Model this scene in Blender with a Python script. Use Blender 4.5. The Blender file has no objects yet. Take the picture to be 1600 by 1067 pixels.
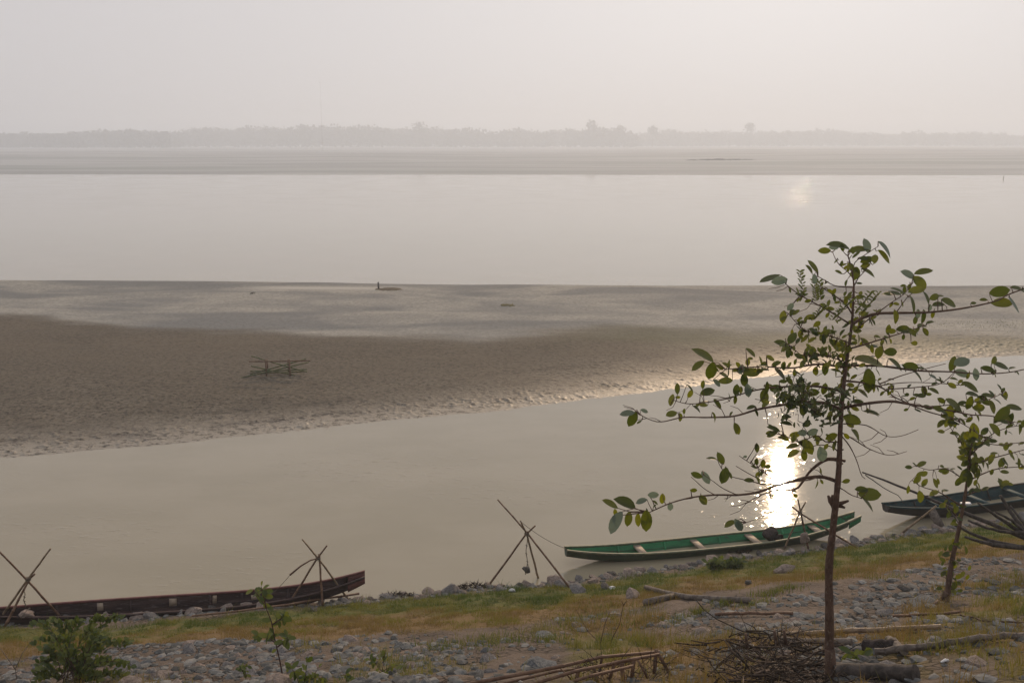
import bpy, math, random
import numpy as np
from mathutils import Vector, Matrix, Quaternion

random.seed(7)
RNG = np.random.default_rng(7)
sc = bpy.context.scene
COL = sc.collection

# ------------------------------------------------------------------ camera numbers
H = 9.0                     # eye height above the river
F = 1570.0                  # focal length in photo pixels (1600 wide)
PITCH = math.atan(309.5 / F)
CP, SP = math.cos(PITCH), math.sin(PITCH)
SUN_EL, SUN_AZ = math.radians(18.6), math.radians(15.7)   # azimuth from +Y towards +X


def ray(px, py):
    u, v = px - 800.0, 533.5 - py
    return (u, F * CP + v * SP, -F * SP + v * CP)


def at_depth(px, py, y):
    d = ray(px, py)
    k = y / d[1]
    return Vector((d[0] * k, y, H + d[2] * k))


def at_z(px, py, z):
    d = ray(px, py)
    k = (z - H) / d[2]
    return Vector((d[0] * k, d[1] * k, z))


# ------------------------------------------------------------------ noise
def _h(ix, iy, s):
    n = (ix.astype(np.int64) * 374761393 + iy.astype(np.int64) * 668265263 + s * 97471177) & 0x7fffffff
    n = ((n ^ (n >> 13)) * 1274126177) & 0x7fffffff
    return ((n ^ (n >> 16)) & 0xffff) / 65535.0


def vnoise(x, y, s=0):
    x = np.asarray(x, float); y = np.asarray(y, float)
    ix, iy = np.floor(x), np.floor(y)
    fx, fy = x - ix, y - iy
    fx = fx * fx * (3 - 2 * fx); fy = fy * fy * (3 - 2 * fy)
    a = _h(ix, iy, s); b = _h(ix + 1, iy, s); c = _h(ix, iy + 1, s); d = _h(ix + 1, iy + 1, s)
    return (a * (1 - fx) + b * fx) * (1 - fy) + (c * (1 - fx) + d * fx) * fy


def fbm(x, y, s=0, o=4):
    r = 0; a = 0.5; t = 0
    for k in range(o):
        r = r + a * vnoise(x * 2 ** k + 13.7 * k, y * 2 ** k - 7.1 * k, s + k); t += a; a *= 0.5
    return r / t


def smooth(a, b, x):
    t = np.clip((x - a) / (b - a), 0, 1)
    return t * t * (3 - 2 * t)


def curve_xy(pts, z=0.0):
    ps = sorted(((p.x, p.y) for p in (at_z(a, b, z) for a, b in pts)))
    xs = [p[0] for p in ps]; ys = [p[1] for p in ps]
    s0 = (ys[1] - ys[0]) / (xs[1] - xs[0]) * 0.5; s1 = (ys[-1] - ys[-2]) / (xs[-1] - xs[-2]) * 0.5
    xs = [xs[0] - 40] + xs + [xs[-1] + 40]; ys = [ys[0] - 40 * s0] + ys + [ys[-1] + 40 * s1]
    return np.array(xs), np.array(ys)


# ------------------------------------------------------------------ terrain functions
BEX, BEY = curve_xy([(0, 972), (250, 962), (450, 943), (600, 932), (800, 915), (890, 910), (1000, 894), (1140, 873),
                     (1300, 854), (1400, 838), (1470, 827), (1600, 809)])


def bank_edge(x):
    return np.interp(x, BEX, BEY)


def bank_z(x, y):
    x = np.asarray(x, float); y = np.asarray(y, float)
    t = bank_edge(x) - y + 0.35 * (fbm(x * 0.6, y * 0.6, 5, 3) - 0.5)
    tp = np.clip(t, 0, 21)
    z = 0.30 * tp + 0.005 * tp * tp
    z = np.where(t < 0, np.maximum(0.35 * t, -1.5), z)
    z = z + (fbm(x * 0.45, y * 0.45, 11, 3) - 0.5) * 0.22 * smooth(1, 5, t)
    z = z + (fbm(x * 2.2, y * 2.2, 21, 3) - 0.5) * 0.09 * smooth(0, 1.5, t)
    return z


def on_bank(px, py, up=0.0):
    d = np.array(ray(px, py))
    ys = np.arange(4.0, 30.0, 0.02)
    xs = ys * d[0] / d[1]; zs = H + ys * d[2] / d[1]
    g = np.maximum(bank_z(xs, ys), 0.0)
    k = np.argmax(zs < g + up)
    return Vector((xs[k], ys[k], g[k] + up))


SEX, SEY = curve_xy([(0, 711), (150, 703), (300, 691), (500, 669), (700, 650), (850, 633), (1000, 614), (1150, 592),
                     (1300, 575), (1450, 566), (1600, 556)])


def bar_edge(x):
    return np.interp(x, SEX, SEY)


def bar_z(x, y):
    x = np.asarray(x, float); y = np.asarray(y, float)
    d = y - bar_edge(x) + 0.9 * (fbm(x * 0.35, y * 0.5, 31, 4) - 0.5)
    up = 0.5 * (1 - np.exp(-np.clip(d, 0, 99) / 8.0)) + 0.006 * np.clip(d, 0, 3)
    z = np.where(d < 0, 0.06 * d, up)
    yc = 61.6 - 0.03 * x + 1.2 * (vnoise(x * 0.05, 0 * x, 41) - 0.5)
    z = z - 0.16 * np.clip(y - yc, 0, 14)
    amp = smooth(0.0, 3, d)
    z = z + (fbm(x * 0.12, y * 0.25, 43, 3) - 0.5) * 0.16 * amp
    rough = np.exp(-np.clip(d, 0, 50) / 6.0)
    clod = fbm(x * 5.5 + 0.6 * y, y * 4.5, 47, 3)
    fine = vnoise(x * 11.0, y * 8.0, 49)
    patch = smooth(0.34, 0.60, fbm(x * 0.22 + 5, y * 0.9, 53, 3))
    z = z + (smooth(0.56, 0.80, clod) * 0.034 + smooth(.6, .97, fine) * .022) * (0.06 + 1.0 * rough * (.12 + .88 * patch)) * smooth(-.4, .4, d)
    return z


def on_bar(px, py, up=0.0):
    d = np.array(ray(px, py))
    ys = np.arange(24.0, 80.0, 0.05)
    xs = ys * d[0] / d[1]; zs = H + ys * d[2] / d[1]
    g = np.maximum(bar_z(xs, ys), 0.0)
    k = np.argmax(zs < g + up)
    return Vector((xs[k], ys[k], g[k] + up))


# ------------------------------------------------------------------ object helpers
def tag(o, label=None, cat=None, group=None, kind=None):
    if label: o['label'] = label
    if cat: o['category'] = cat
    if group: o['group'] = group
    if kind: o['kind'] = kind
    return o


def empty(name, loc, label, cat, group=None):
    o = bpy.data.objects.new(name, None)
    COL.objects.link(o); o.location = loc; o.empty_display_size = 0.2
    return tag(o, label, cat, group)


class MB:
    """collects geometry in world space; build() links it as one mesh object"""
    def __init__(self):
        self.v = []; self.f = []; self.tone = []; self.smooth = True

    def add(self, vs, fs, tone=0.5):
        n = len(self.v)
        self.v.extend([tuple(p) for p in vs]); self.f.extend([tuple(i + n for i in q) for q in fs])
        self.tone.extend([tone] * len(vs))

    def tube(self, pts, rad, sides=6, tone=0.5, cap=True):
        pts = [Vector(p) for p in pts]
        if not hasattr(rad, '__len__'): rad = [rad] * len(pts)
        vs = []; fs = []
        ref = Vector((0.13, 0.31, 0.94)).normalized()
        for i, p in enumerate(pts):
            a = pts[max(i - 1, 0)]; b = pts[min(i + 1, len(pts) - 1)]
            d = (b - a)
            if d.length < 1e-9: d = Vector((0, 0, 1))
            d.normalize()
            x = d.cross(ref)
            if x.length < 1e-3: x = d.cross(Vector((1, 0, 0)))
            x.normalize(); y = d.cross(x)
            for k in range(sides):
                t = 2 * math.pi * k / sides
                vs.append(p + (x * math.cos(t) + y * math.sin(t)) * rad[i])
        for i in range(len(pts) - 1):
            for k in range(sides):
                k2 = (k + 1) % sides
                fs.append((i * sides + k, i * sides + k2, (i + 1) * sides + k2, (i + 1) * sides + k))
        if cap:
            fs.append(tuple(range(sides))[::-1])
            fs.append(tuple((len(pts) - 1) * sides + k for k in range(sides)))
        self.add(vs, fs, tone)

    def box(self, c, ax, ay, az, tone=0.5):
        c = Vector(c); vs = []
        for sx in (-1, 1):
            for sy in (-1, 1):
                for sz in (-1, 1):
                    vs.append(c + ax * sx + ay * sy + az * sz)
        self.add(vs, [(0, 1, 3, 2), (4, 6, 7, 5), (0, 4, 5, 1), (2, 3, 7, 6), (0, 2, 6, 4), (1, 5, 7, 3)], tone)

    def build(self, name, mat, parent=None, flat=False):
        me = bpy.data.meshes.new(name)
        off = Vector((0, 0, 0))
        if parent is not None:
            q = parent
            while q is not None:
                off = off + q.location; q = q.parent
        me.from_pydata([(p[0] - off.x, p[1] - off.y, p[2] - off.z) for p in self.v], [], self.f)
        if len(self.v):
            at = me.attributes.new('tone', 'FLOAT', 'POINT')
            at.data.foreach_set('value', np.array(self.tone, np.float32))
        me.materials.append(mat)
        if not flat:
            me.polygons.foreach_set('use_smooth', [True] * len(me.polygons))
        me.update()
        o = bpy.data.objects.new(name, me); COL.objects.link(o)
        if parent is not None: o.parent = parent
        return o


def np_mesh(name, V, Fq, mat, attrs=None, smooth_=True, off=(0, 0, 0)):
    V = np.asarray(V, np.float64) - np.array(off)
    Fq = np.asarray(Fq, np.int32); k = Fq.shape[1]
    me = bpy.data.meshes.new(name)
    me.vertices.add(len(V)); me.vertices.foreach_set('co', V.astype(np.float32).ravel())
    me.loops.add(Fq.size); me.loops.foreach_set('vertex_index', Fq.ravel())
    me.polygons.add(len(Fq))
    me.polygons.foreach_set('loop_start', np.arange(0, Fq.size, k, dtype=np.int32))
    me.polygons.foreach_set('loop_total', np.full(len(Fq), k, np.int32))
    me.polygons.foreach_set('use_smooth', np.full(len(Fq), smooth_, bool))
    me.update(calc_edges=True)
    for n, a in (attrs or {}).items():
        at = me.attributes.new(n, 'FLOAT', 'POINT'); at.data.foreach_set('value', np.asarray(a, np.float32).ravel())
    me.materials.append(mat)
    o = bpy.data.objects.new(name, me); COL.objects.link(o)
    o.location = off
    return o


def grid(name, X, Y, Z, mat, attrs=None):
    n, m = X.shape
    V = np.stack([X, Y, Z], -1).reshape(-1, 3)
    i = np.arange(n * m).reshape(n, m)
    Fq = np.stack([i[:-1, :-1], i[:-1, 1:], i[1:, 1:], i[1:, :-1]], -1).reshape(-1, 4)
    return np_mesh(name, V, Fq, mat, attrs)


# ------------------------------------------------------------------ material helpers
class NT:
    def __init__(self, name):
        self.m = bpy.data.materials.new(name); self.m.use_nodes = True
        self.t = self.m.node_tree; self.t.nodes.clear()
        self.out = self.n('ShaderNodeOutputMaterial')

    def n(self, kind, **kw):
        o = self.t.nodes.new(kind)
        for k, v in kw.items():
            if k in o.inputs.keys(): self.s(o.inputs[k], v)
            else: setattr(o, k, v)
        return o

    def s(self, sock, v):
        if isinstance(v, bpy.types.NodeSocket): self.t.links.new(v, sock)
        elif isinstance(v, tuple) and len(v) == 3 and sock.type == 'RGBA': sock.default_value = (*v, 1)
        else: sock.default_value = v

    def pos(self, scale=(1, 1, 1), obj=False):
        src = self.n('ShaderNodeTexCoord').outputs['Object'] if obj else self.n('ShaderNodeNewGeometry').outputs['Position']
        mp = self.n('ShaderNodeMapping'); self.s(mp.inputs['Vector'], src); mp.inputs['Scale'].default_value = scale
        return mp.outputs[0]

    def noise(self, vec, scale, detail=4, rough=0.55, dist=0.0):
        o = self.n('ShaderNodeTexNoise'); self.s(o.inputs['Vector'], vec)
        o.inputs['Scale'].default_value = scale; o.inputs['Detail'].default_value = detail
        o.inputs['Roughness'].default_value = rough; o.inputs['Distortion'].default_value = dist
        return o.outputs['Fac']

    def ramp(self, f, a, b):
        o = self.n('ShaderNodeMapRange'); self.s(o.inputs[0], f)
        o.inputs[1].default_value = a; o.inputs[2].default_value = b
        o.interpolation_type = 'SMOOTHSTEP'
        return o.outputs[0]

    def mix(self, f, a, b):
        o = self.n('ShaderNodeMix', data_type='RGBA'); self.s(o.inputs[0], f)
        self.s(o.inputs[6], a); self.s(o.inputs[7], b)
        return o.outputs[2]

    def math(self, op, a, b=0.0):
        o = self.n('ShaderNodeMath', operation=op); self.s(o.inputs[0], a); self.s(o.inputs[1], b)
        return o.outputs[0]

    def attr(self, name):
        return self.n('ShaderNodeAttribute', attribute_name=name).outputs['Fac']

    def bump(self, h, dist, strength=1.0, normal=None):
        o = self.n('ShaderNodeBump'); self.s(o.inputs['Height'], h)
        o.inputs['Distance'].default_value = dist; self.s(o.inputs['Strength'], strength)
        if normal is not None: self.s(o.inputs['Normal'], normal)
        return o.outputs[0]

    def principled(self, col, rough=0.8, spec=0.3, normal=None, **kw):
        o = self.n('ShaderNodeBsdfPrincipled')
        self.s(o.inputs['Base Color'], col); self.s(o.inputs['Roughness'], rough)
        self.s(o.inputs['Specular IOR Level'], spec)
        if normal is not None: self.s(o.inputs['Normal'], normal)
        for k, v in kw.items(): self.s(o.inputs[k], v)
        return o.outputs[0]

    def done(self, sh):
        self.t.links.new(sh, self.out.inputs['Surface']); return self.m


def rough_mat(name, c1, c2, scale=6.0, rough=0.85, spec=0.25, bump=0.01, bscale=None, stretch=(1, 1, 1), obj=False, c3=None, tone=0.0):
    """two or three base colours broken up by noise, with bump"""
    N = NT(name); p = N.pos(stretch, obj)
    f = N.ramp(N.noise(p, scale, 5, 0.6, 0.6), 0.35, 0.65)
    c = N.mix(f, c1, c2)
    if c3: c = N.mix(N.ramp(N.noise(p, scale * 3.1, 3), 0.55, 0.72), c, c3)
    if tone:
        t = N.attr('tone')
        k = N.math('ADD', N.math('MULTIPLY', t, tone * 2), 1 - tone)
        hv = N.n('ShaderNodeHueSaturation'); N.s(hv.inputs['Color'], c); N.s(hv.inputs['Value'], k); c = hv.outputs[0]
    b = N.bump(N.noise(p, bscale or scale * 4, 5, 0.65), bump)
    return N.done(N.principled(c, rough, spec, b))


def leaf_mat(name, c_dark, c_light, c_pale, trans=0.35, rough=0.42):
    """tone 0..0.6: dark to yellow-green leaf, tone 1: paler leaf back with blue-grey sky sheen painted in"""
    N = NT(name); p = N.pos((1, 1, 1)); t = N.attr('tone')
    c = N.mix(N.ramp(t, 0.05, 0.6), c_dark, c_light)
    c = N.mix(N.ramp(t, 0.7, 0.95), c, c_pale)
    c = N.mix(N.math('MULTIPLY', N.ramp(N.noise(p, 60, 3), 0.5, 0.75), 0.35), c, (0.10, 0.075, 0.03))
    nb = N.bump(N.noise(p, 90, 2), 0.002)
    a = N.principled(c, rough, 0.35, nb)
    tr = N.n('ShaderNodeBsdfTranslucent')
    hv = N.n('ShaderNodeHueSaturation'); N.s(hv.inputs['Color'], c); hv.inputs['Value'].default_value = 1.7; hv.inputs['Saturation'].default_value = 1.15
    N.s(tr.inputs['Color'], hv.outputs[0])
    mx = N.n('ShaderNodeMixShader'); mx.inputs[0].default_value = trans
    N.s(mx.inputs[1], a); N.s(mx.inputs[2], tr.outputs[0])
    return N.done(mx.outputs[0])


M = {}
M['bark'] = rough_mat('bark', (0.085, 0.053, 0.038), (0.15, 0.096, 0.07), 14, 0.85, 0.2, 0.012, 45, (1, 1, 0.5), c3=(0.2, 0.15, 0.11))
M['twig'] = rough_mat('twig', (0.055, 0.032, 0.025), (0.10, 0.06, 0.045), 30, 0.8, 0.2, 0.004)
M['deadwood'] = rough_mat('deadwood', (0.09, 0.075, 0.065), (0.19, 0.16, 0.135), 12, 0.85, 0.2, 0.008, 40)
M['old_branch'] = rough_mat('old_branch', (0.045, 0.04, 0.036), (0.10, 0.085, 0.075), 12, 0.85, 0.2, 0.008, 40)
M['brush'] = rough_mat('brush', (0.03, 0.022, 0.017), (0.10, 0.073, 0.055), 20, 0.9, 0.15, 0.004, tone=0.7)
M['bamboo'] = rough_mat('bamboo', (0.17, 0.115, 0.07), (0.30, 0.22, 0.14), 9, 0.6, 0.35, 0.004, 40, c3=(0.11, 0.075, 0.05))
M['bamboo_brown'] = rough_mat('bamboo_brown', (0.12, 0.065, 0.04), (0.20, 0.12, 0.075), 9, 0.65, 0.3, 0.004, 40, c3=(0.08, 0.05, 0.035))
M['bamboo_green'] = rough_mat('bamboo_green', (0.07, 0.09, 0.035), (0.13, 0.13, 0.05), 5, 0.6, 0.3, 0.004, 40)
M['rope'] = rough_mat('rope', (0.12, 0.10, 0.08), (0.22, 0.19, 0.15), 40, 0.9, 0.1, 0.002)
M['leaf'] = leaf_mat('leaf', (0.042, 0.060, 0.010), (0.13, 0.14, 0.018), (0.11, 0.145, 0.11), 0.45)  # last colour: pale leaf with reflected sky sheen painted in
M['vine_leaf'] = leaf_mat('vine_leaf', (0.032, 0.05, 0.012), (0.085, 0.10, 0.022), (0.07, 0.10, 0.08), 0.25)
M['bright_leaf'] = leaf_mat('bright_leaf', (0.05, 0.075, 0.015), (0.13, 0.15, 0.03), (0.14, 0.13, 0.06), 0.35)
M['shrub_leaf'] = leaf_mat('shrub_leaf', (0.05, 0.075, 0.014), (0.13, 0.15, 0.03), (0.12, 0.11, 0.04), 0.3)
M['stone_pink'] = rough_mat('stone_pink', (0.20, 0.155, 0.13), (0.34, 0.28, 0.24), 4, 0.85, 0.25, 0.03, 14, obj=True, c3=(0.13, 0.105, 0.09))
M['stone_grey'] = rough_mat('stone_grey', (0.125, 0.12, 0.12), (0.235, 0.22, 0.21), 4, 0.85, 0.25, 0.03, 14, obj=True, c3=(0.33, 0.29, 0.25))
M['stone_blue'] = rough_mat('stone_blue', (0.092, 0.099, 0.102), (0.195, 0.202, 0.2), 4, 0.8, 0.3, 0.03, 14, obj=True, c3=(0.28, 0.25, 0.22))
M['stone_dark'] = rough_mat('stone_dark', (0.06, 0.055, 0.05), (0.13, 0.12, 0.11), 4, 0.85, 0.25, 0.03, 14, obj=True)
M['gravel'] = rough_mat('gravel', (0.08, 0.085, 0.085), (0.175, 0.168, 0.152), 5, 0.9, 0.2, 0.01, 25, tone=0.5, c3=(0.15, 0.155, 0.165))
M['boat_green_in'] = rough_mat('boat_green_in', (0.008, 0.125, 0.045), (0.02, 0.185, 0.072), 5, 0.55, 0.4, 0.006, 30, (0.4, 1, 1), c3=(0.05, 0.06, 0.04))
M['boat_green_out'] = rough_mat('boat_green_out', (0.03, 0.05, 0.028), (0.05, 0.075, 0.04), 5, 0.6, 0.35, 0.006, 30, (0.4, 1, 1), c3=(0.07, 0.055, 0.035))
M['boat_rim'] = rough_mat('boat_rim', (0.10, 0.12, 0.075), (0.20, 0.19, 0.12), 8, 0.6, 0.35, 0.004, 30)
M['boat_brown'] = rough_mat('boat_brown', (0.034, 0.021, 0.020), (0.070, 0.044, 0.040), 5, 0.75, 0.2, 0.01, 30, (0.3, 1, 2), c3=(0.11, 0.09, 0.085))
M['boat_brown_rim'] = rough_mat('boat_brown_rim', (0.11, 0.042, 0.038), (0.17, 0.07, 0.062), 6, 0.7, 0.3, 0.006, 30)
M['boat_teal'] = rough_mat('boat_teal', (0.012, 0.035, 0.04), (0.022, 0.055, 0.06), 5, 0.75, 0.2, 0.006, 30, (0.3, 1, 1), c3=(0.05, 0.05, 0.045))
M['boat_teal_out'] = rough_mat('boat_teal_out', (0.025, 0.022, 0.02), (0.045, 0.038, 0.032), 5, 0.8, 0.2, 0.006, 30, (0.3, 1, 1))
M['pale_wood'] = rough_mat('pale_wood', (0.22, 0.17, 0.125), (0.36, 0.29, 0.22), 8, 0.7, 0.3, 0.004, 30, (0.5, 2, 1))
M['bundle'] = rough_mat('bundle', (0.03, 0.024, 0.022), (0.07, 0.055, 0.05), 9, 0.9, 0.15, 0.02, 30)
M['litter'] = rough_mat('litter', (0.62, 0.62, 0.62), (0.8, 0.8, 0.8), 20, 0.5, 0.4, 0.004)
M['rust'] = rough_mat('rust', (0.22, 0.06, 0.03), (0.32, 0.10, 0.05), 20, 0.7, 0.3, 0.003)
M['straw'] = rough_mat('straw', (0.25, 0.21, 0.08), (0.38, 0.32, 0.12), 20, 0.9, 0.1, 0.01)
M['far_tree'] = rough_mat('far_tree', (0.03, 0.04, 0.022), (0.06, 0.07, 0.035), 0.2, 0.95, 0.1, 0.1, 1)
M['far_mud'] = rough_mat('far_mud', (0.06, 0.052, 0.045), (0.10, 0.09, 0.075), 1, 0.95, 0.1, 0.05, 3)
M['mast'] = rough_mat('mast', (0.18, 0.18, 0.18), (0.25, 0.25, 0.25), 1, 0.6, 0.4, 0.001)


def grass_material():
    N = NT('grass'); t = N.attr('tone'); p = N.pos()
    c = N.mix(N.ramp(t, 0.0, 0.45), (0.085, 0.135, 0.018), (0.24, 0.225, 0.035))
    c = N.mix(N.ramp(t, 0.45, 1.0), c, (0.27, 0.185, 0.055))
    c = N.mix(N.math('MULTIPLY', N.noise(p, 7, 3), 0.4), c, (0.08, 0.07, 0.025))
    a = N.principled(c, 0.7, 0.2)
    tr = N.n('ShaderNodeBsdfTranslucent'); N.s(tr.inputs['Color'], c)
    mx = N.n('ShaderNodeMixShader'); mx.inputs[0].default_value = 0.42
    N.s(mx.inputs[1], a); N.s(mx.inputs[2], tr.outputs[0])
    return N.done(mx.outputs[0])


M['grass'] = grass_material()


def water_material():
    N = NT('river_water')
    geo = N.n('ShaderNodeNewGeometry').outputs['Position']
    sep = N.n('ShaderNodeSeparateXYZ'); N.s(sep.inputs[0], geo)
    y = sep.outputs['Y']
    p = N.pos((1, 1, 1))
    big = N.noise(N.pos((0.6, 1, 1)), 0.35, 4, 0.6)
    c = N.mix(N.ramp(big, 0.35, 0.65), (0.28, 0.245, 0.165), (0.31, 0.272, 0.19))
    # calm swell + fine wind ripples; patches of stronger ripples out on the wide river
    n1 = N.noise(N.pos((0.55, 1, 1)), 3.2, 2, 0.5)
    n2 = N.noise(N.pos((0.6, 1, 1)), 11.0, 3, 0.6)
    n3 = N.noise(N.pos((0.5, 1, 1)), 1.1, 3, 0.6)
    far = N.ramp(y, 62.0, 75.0)
    patch = N.ramp(N.noise(N.pos((0.25, 1, 1)), 0.09, 4, 0.65), 0.48, 0.66)
    near_patch = N.ramp(N.noise(N.pos((0.5, 1, 1)), 0.25, 3, 0.6), 0.40, 0.68)
    amp = N.math('ADD', N.math('MULTIPLY', N.math('SUBTRACT', 1.0, far), N.math('ADD', 0.35, N.math('MULTIPLY', near_patch, 0.65))),
                 N.math('MULTIPLY', far, N.math('ADD', 0.02, N.math('MULTIPLY', patch, 0.04))))
    h = N.math('ADD', N.math('MULTIPLY', n1, 0.0027), N.math('MULTIPLY', n2, 0.0019))
    h = N.math('MULTIPLY', h, amp)
    h = N.math('ADD', h, N.math('MULTIPLY', n3, N.math('SUBTRACT', 0.0026, N.math('MULTIPLY', far, 0.0023))))
    calm = N.math('SUBTRACT', 1.0, N.math('MULTIPLY', N.ramp(y, 27.5, 32.5), N.math('SUBTRACT', 0.7, N.math('MULTIPLY', far, 0.7))))
    h = N.math('MULTIPLY', h, calm)
    # short steep cat's-paws far out where a breeze touches the river
    n4 = N.math('POWER', N.ramp(N.noise(N.pos((0.25, 1, 1)), 0.8, 2, 0.5), 0.55, 0.85), 2.0)
    paw = N.ramp(N.noise(N.pos((0.3, 1, 1)), 0.045, 4, 0.7), 0.50, 0.68)
    out_far = N.ramp(y, 112.0, 165.0)
    h = N.math('ADD', h, N.math('MULTIPLY', n4, N.math('MULTIPLY', N.math('MULTIPLY', paw, out_far), 0.012)))
    # small rare wavelets on the near channel that catch the sun one by one
    n5 = N.noise(N.pos((0.45, 1, 1)), 7.0, 2, 0.5)
    spark = N.math('POWER', N.ramp(n5, 0.45, 0.85), 2.0)
    h = N.math('ADD', h, N.math('MULTIPLY', spark, N.math('MULTIPLY', N.math('MULTIPLY', N.math('MULTIPLY', near_patch, calm), N.math('ADD', N.math('SUBTRACT', 1.0, N.math('MULTIPLY', far, 0.95)), N.math('MULTIPLY', out_far, 1.35))), 0.012)))
    b = N.bump(h, 1.0)
    return N.done(N.principled(c, 0.035, 0.5, b, IOR=1.33))


def sand_material():
    N = NT('sandbar'); p = N.pos()
    dark, wet, green = N.attr('dark'), N.attr('wet'), N.attr('green')
    f1 = N.ramp(N.noise(N.pos((0.7, 1, 1)), 0.5, 4, 0.55, 0.8), 0.32, 0.68)
    f2 = N.ramp(N.noise(p, 5.5, 5, 0.7), 0.40, 0.66)
    f3 = N.ramp(N.noise(p, 2.3, 5, 0.7), 0.52, 0.70)
    f4 = N.ramp(N.noise(N.pos((0.45, 1, 1)), 0.20, 4, 0.5, 0.8), 0.42, 0.64)
    pale = N.mix(f1, (0.385, 0.365, 0.315), (0.30, 0.29, 0.258))
    f5 = N.ramp(N.noise(N.pos((1.0, 1, 1)), 4.2, 5, 0.75), 0.42, 0.62)
    f7 = N.ramp(N.noise(N.pos((0.8, 1, 1)), 4.6, 4, 0.75), 0.515, 0.575)
    f6 = N.ramp(N.noise(N.pos((0.9, 1, 1)), 7.0, 4, 0.75), 0.51, 0.60)
    pale = N.mix(N.math('MULTIPLY', f4, 0.8), pale, (0.165, 0.172, 0.172))
    pale = N.mix(N.math('MULTIPLY', f5, 0.32), pale, (0.12, 0.115, 0.105))
    pale = N.mix(N.math('MULTIPLY', f6, 0.30), pale, (0.10, 0.09, 0.08))
    dk = N.mix(f1, (0.085, 0.072, 0.052), (0.125, 0.107, 0.08))
    broad = N.ramp(N.noise(N.pos((0.5, 1, 1)), 0.28, 4, 0.6, 0.6), 0.40, 0.66)
    dk = N.mix(N.math('MULTIPLY', broad, 0.55), dk, (0.15, 0.125, 0.09))
    dk = N.mix(N.math('MULTIPLY', f5, 0.4), dk, (0.19, 0.155, 0.12))
    dk = N.mix(N.math('MULTIPLY', f6, 0.5), dk, (0.05, 0.04, 0.03))
    mud = N.mix(f1, (0.195, 0.170, 0.130), (0.145, 0.127, 0.097))
    mud = N.mix(N.math('MULTIPLY', broad, 0.5), mud, (0.12, 0.10, 0.072))
    mud = N.mix(N.math('MULTIPLY', f2, 0.65), mud, (0.075, 0.06, 0.045))
    mud = N.mix(N.math('MULTIPLY', f3, 0.30), mud, (0.06, 0.05, 0.04))
    mud = N.mix(N.math('MULTIPLY', f6, 0.8), mud, (0.045, 0.036, 0.028))
    mud = N.mix(N.math('MULTIPLY', N.attr('wet_sheen'), N.math('SUBTRACT', 0.9, N.math('MULTIPLY', f7, 0.9))), mud, (0.34, 0.30, 0.24))  # sky sheen along the wet edge, painted pale into the mud colour
    mud = N.mix(N.math('MULTIPLY', N.attr('drift'), N.ramp(N.noise(p, 4.5, 4, 0.75), 0.40, 0.58)), mud, (0.045, 0.037, 0.03))
    pale = N.mix(N.math('MULTIPLY', N.attr('shelf'), 0.8), pale, (0.52, 0.49, 0.43))
    c = N.mix(N.attr('mud'), pale, mud)
    c = N.mix(dark, c, dk)
    c = N.mix(N.math('MULTIPLY', green, 0.6), c, (0.10, 0.105, 0.05))
    r = N.math('SUBTRACT', 0.95, N.math('MULTIPLY', wet, 0.42))
    b = N.bump(N.noise(p, 7, 6, 0.7), 0.04, N.math('SUBTRACT', 0.8, N.math('MULTIPLY', wet, 0.45)))
    b = N.bump(N.noise(p, 2.0, 4, 0.6), 0.06, 0.5, b)
    return N.done(N.principled(c, r, N.math('ADD', 0.1, N.math('MULTIPLY', wet, 0.10)), b))


def bank_material():
    N = NT('bank_soil'); p = N.pos()
    g, a = N.attr('grassy'), N.attr('amber')
    f1 = N.ramp(N.noise(p, 1.1, 5, 0.65), 0.35, 0.65)
    f2 = N.ramp(N.noise(p, 9, 4, 0.65), 0.42, 0.62)
    soil = N.mix(f1, (0.185, 0.142, 0.11), (0.12, 0.096, 0.078))
    soil = N.mix(N.math('MULTIPLY', f2, 0.45), soil, (0.10, 0.075, 0.055))
    v = N.n('ShaderNodeTexVoronoi', feature='DISTANCE_TO_EDGE'); 
    wp = N.n('ShaderNodeMix', data_type='VECTOR'); N.s(wp.inputs[0], 0.12); N.s(wp.inputs[4], p)
    nz = N.n('ShaderNodeTexNoise'); nz.inputs['Scale'].default_value = 3.0; N.s(nz.inputs['Vector'], p); N.s(wp.inputs[5], nz.outputs['Color'])
    N.s(v.inputs['Vector'], wp.outputs[1]); v.inputs['Scale'].default_value = 8.5
    crack = N.math('SUBTRACT', 1.0, N.ramp(v.outputs['Distance'], 0.0, 0.13))
    crack = N.math('MULTIPLY', crack, N.ramp(N.noise(p, 0.9, 4, 0.6), 0.42, 0.60))
    soil = N.mix(N.math('MULTIPLY', crack, 0.8), soil, (0.03, 0.022, 0.017))
    gr = N.mix(N.ramp(N.noise(p, 2.0, 4), 0.4, 0.6), (0.085, 0.105, 0.02), (0.14, 0.13, 0.03))
    gr = N.mix(a, gr, (0.20, 0.13, 0.055))
    c = N.mix(g, soil, gr)
    h = N.math('SUBTRACT', N.noise(p, 14, 5, 0.7), N.math('MULTIPLY', crack, 0.8))
    b = N.bump(h, 0.05)
    return N.done(N.principled(c, 0.92, 0.15, b))


def far_bank_material():
    N = NT('far_bank'); p = N.pos((0.15, 1, 1))
    f = N.ramp(N.noise(p, 0.06, 5, 0.6), 0.4, 0.62)
    c = N.mix(f, (0.43, 0.445, 0.445), (0.31, 0.325, 0.33))  # pale blue-grey sand, part of the distance haze painted into the colour
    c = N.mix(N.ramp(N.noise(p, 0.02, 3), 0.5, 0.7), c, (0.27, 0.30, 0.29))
    return N.done(N.principled(c, 0.95, 0.1, N.bump(N.noise(p, 0.5, 4), 0.3)))


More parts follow.
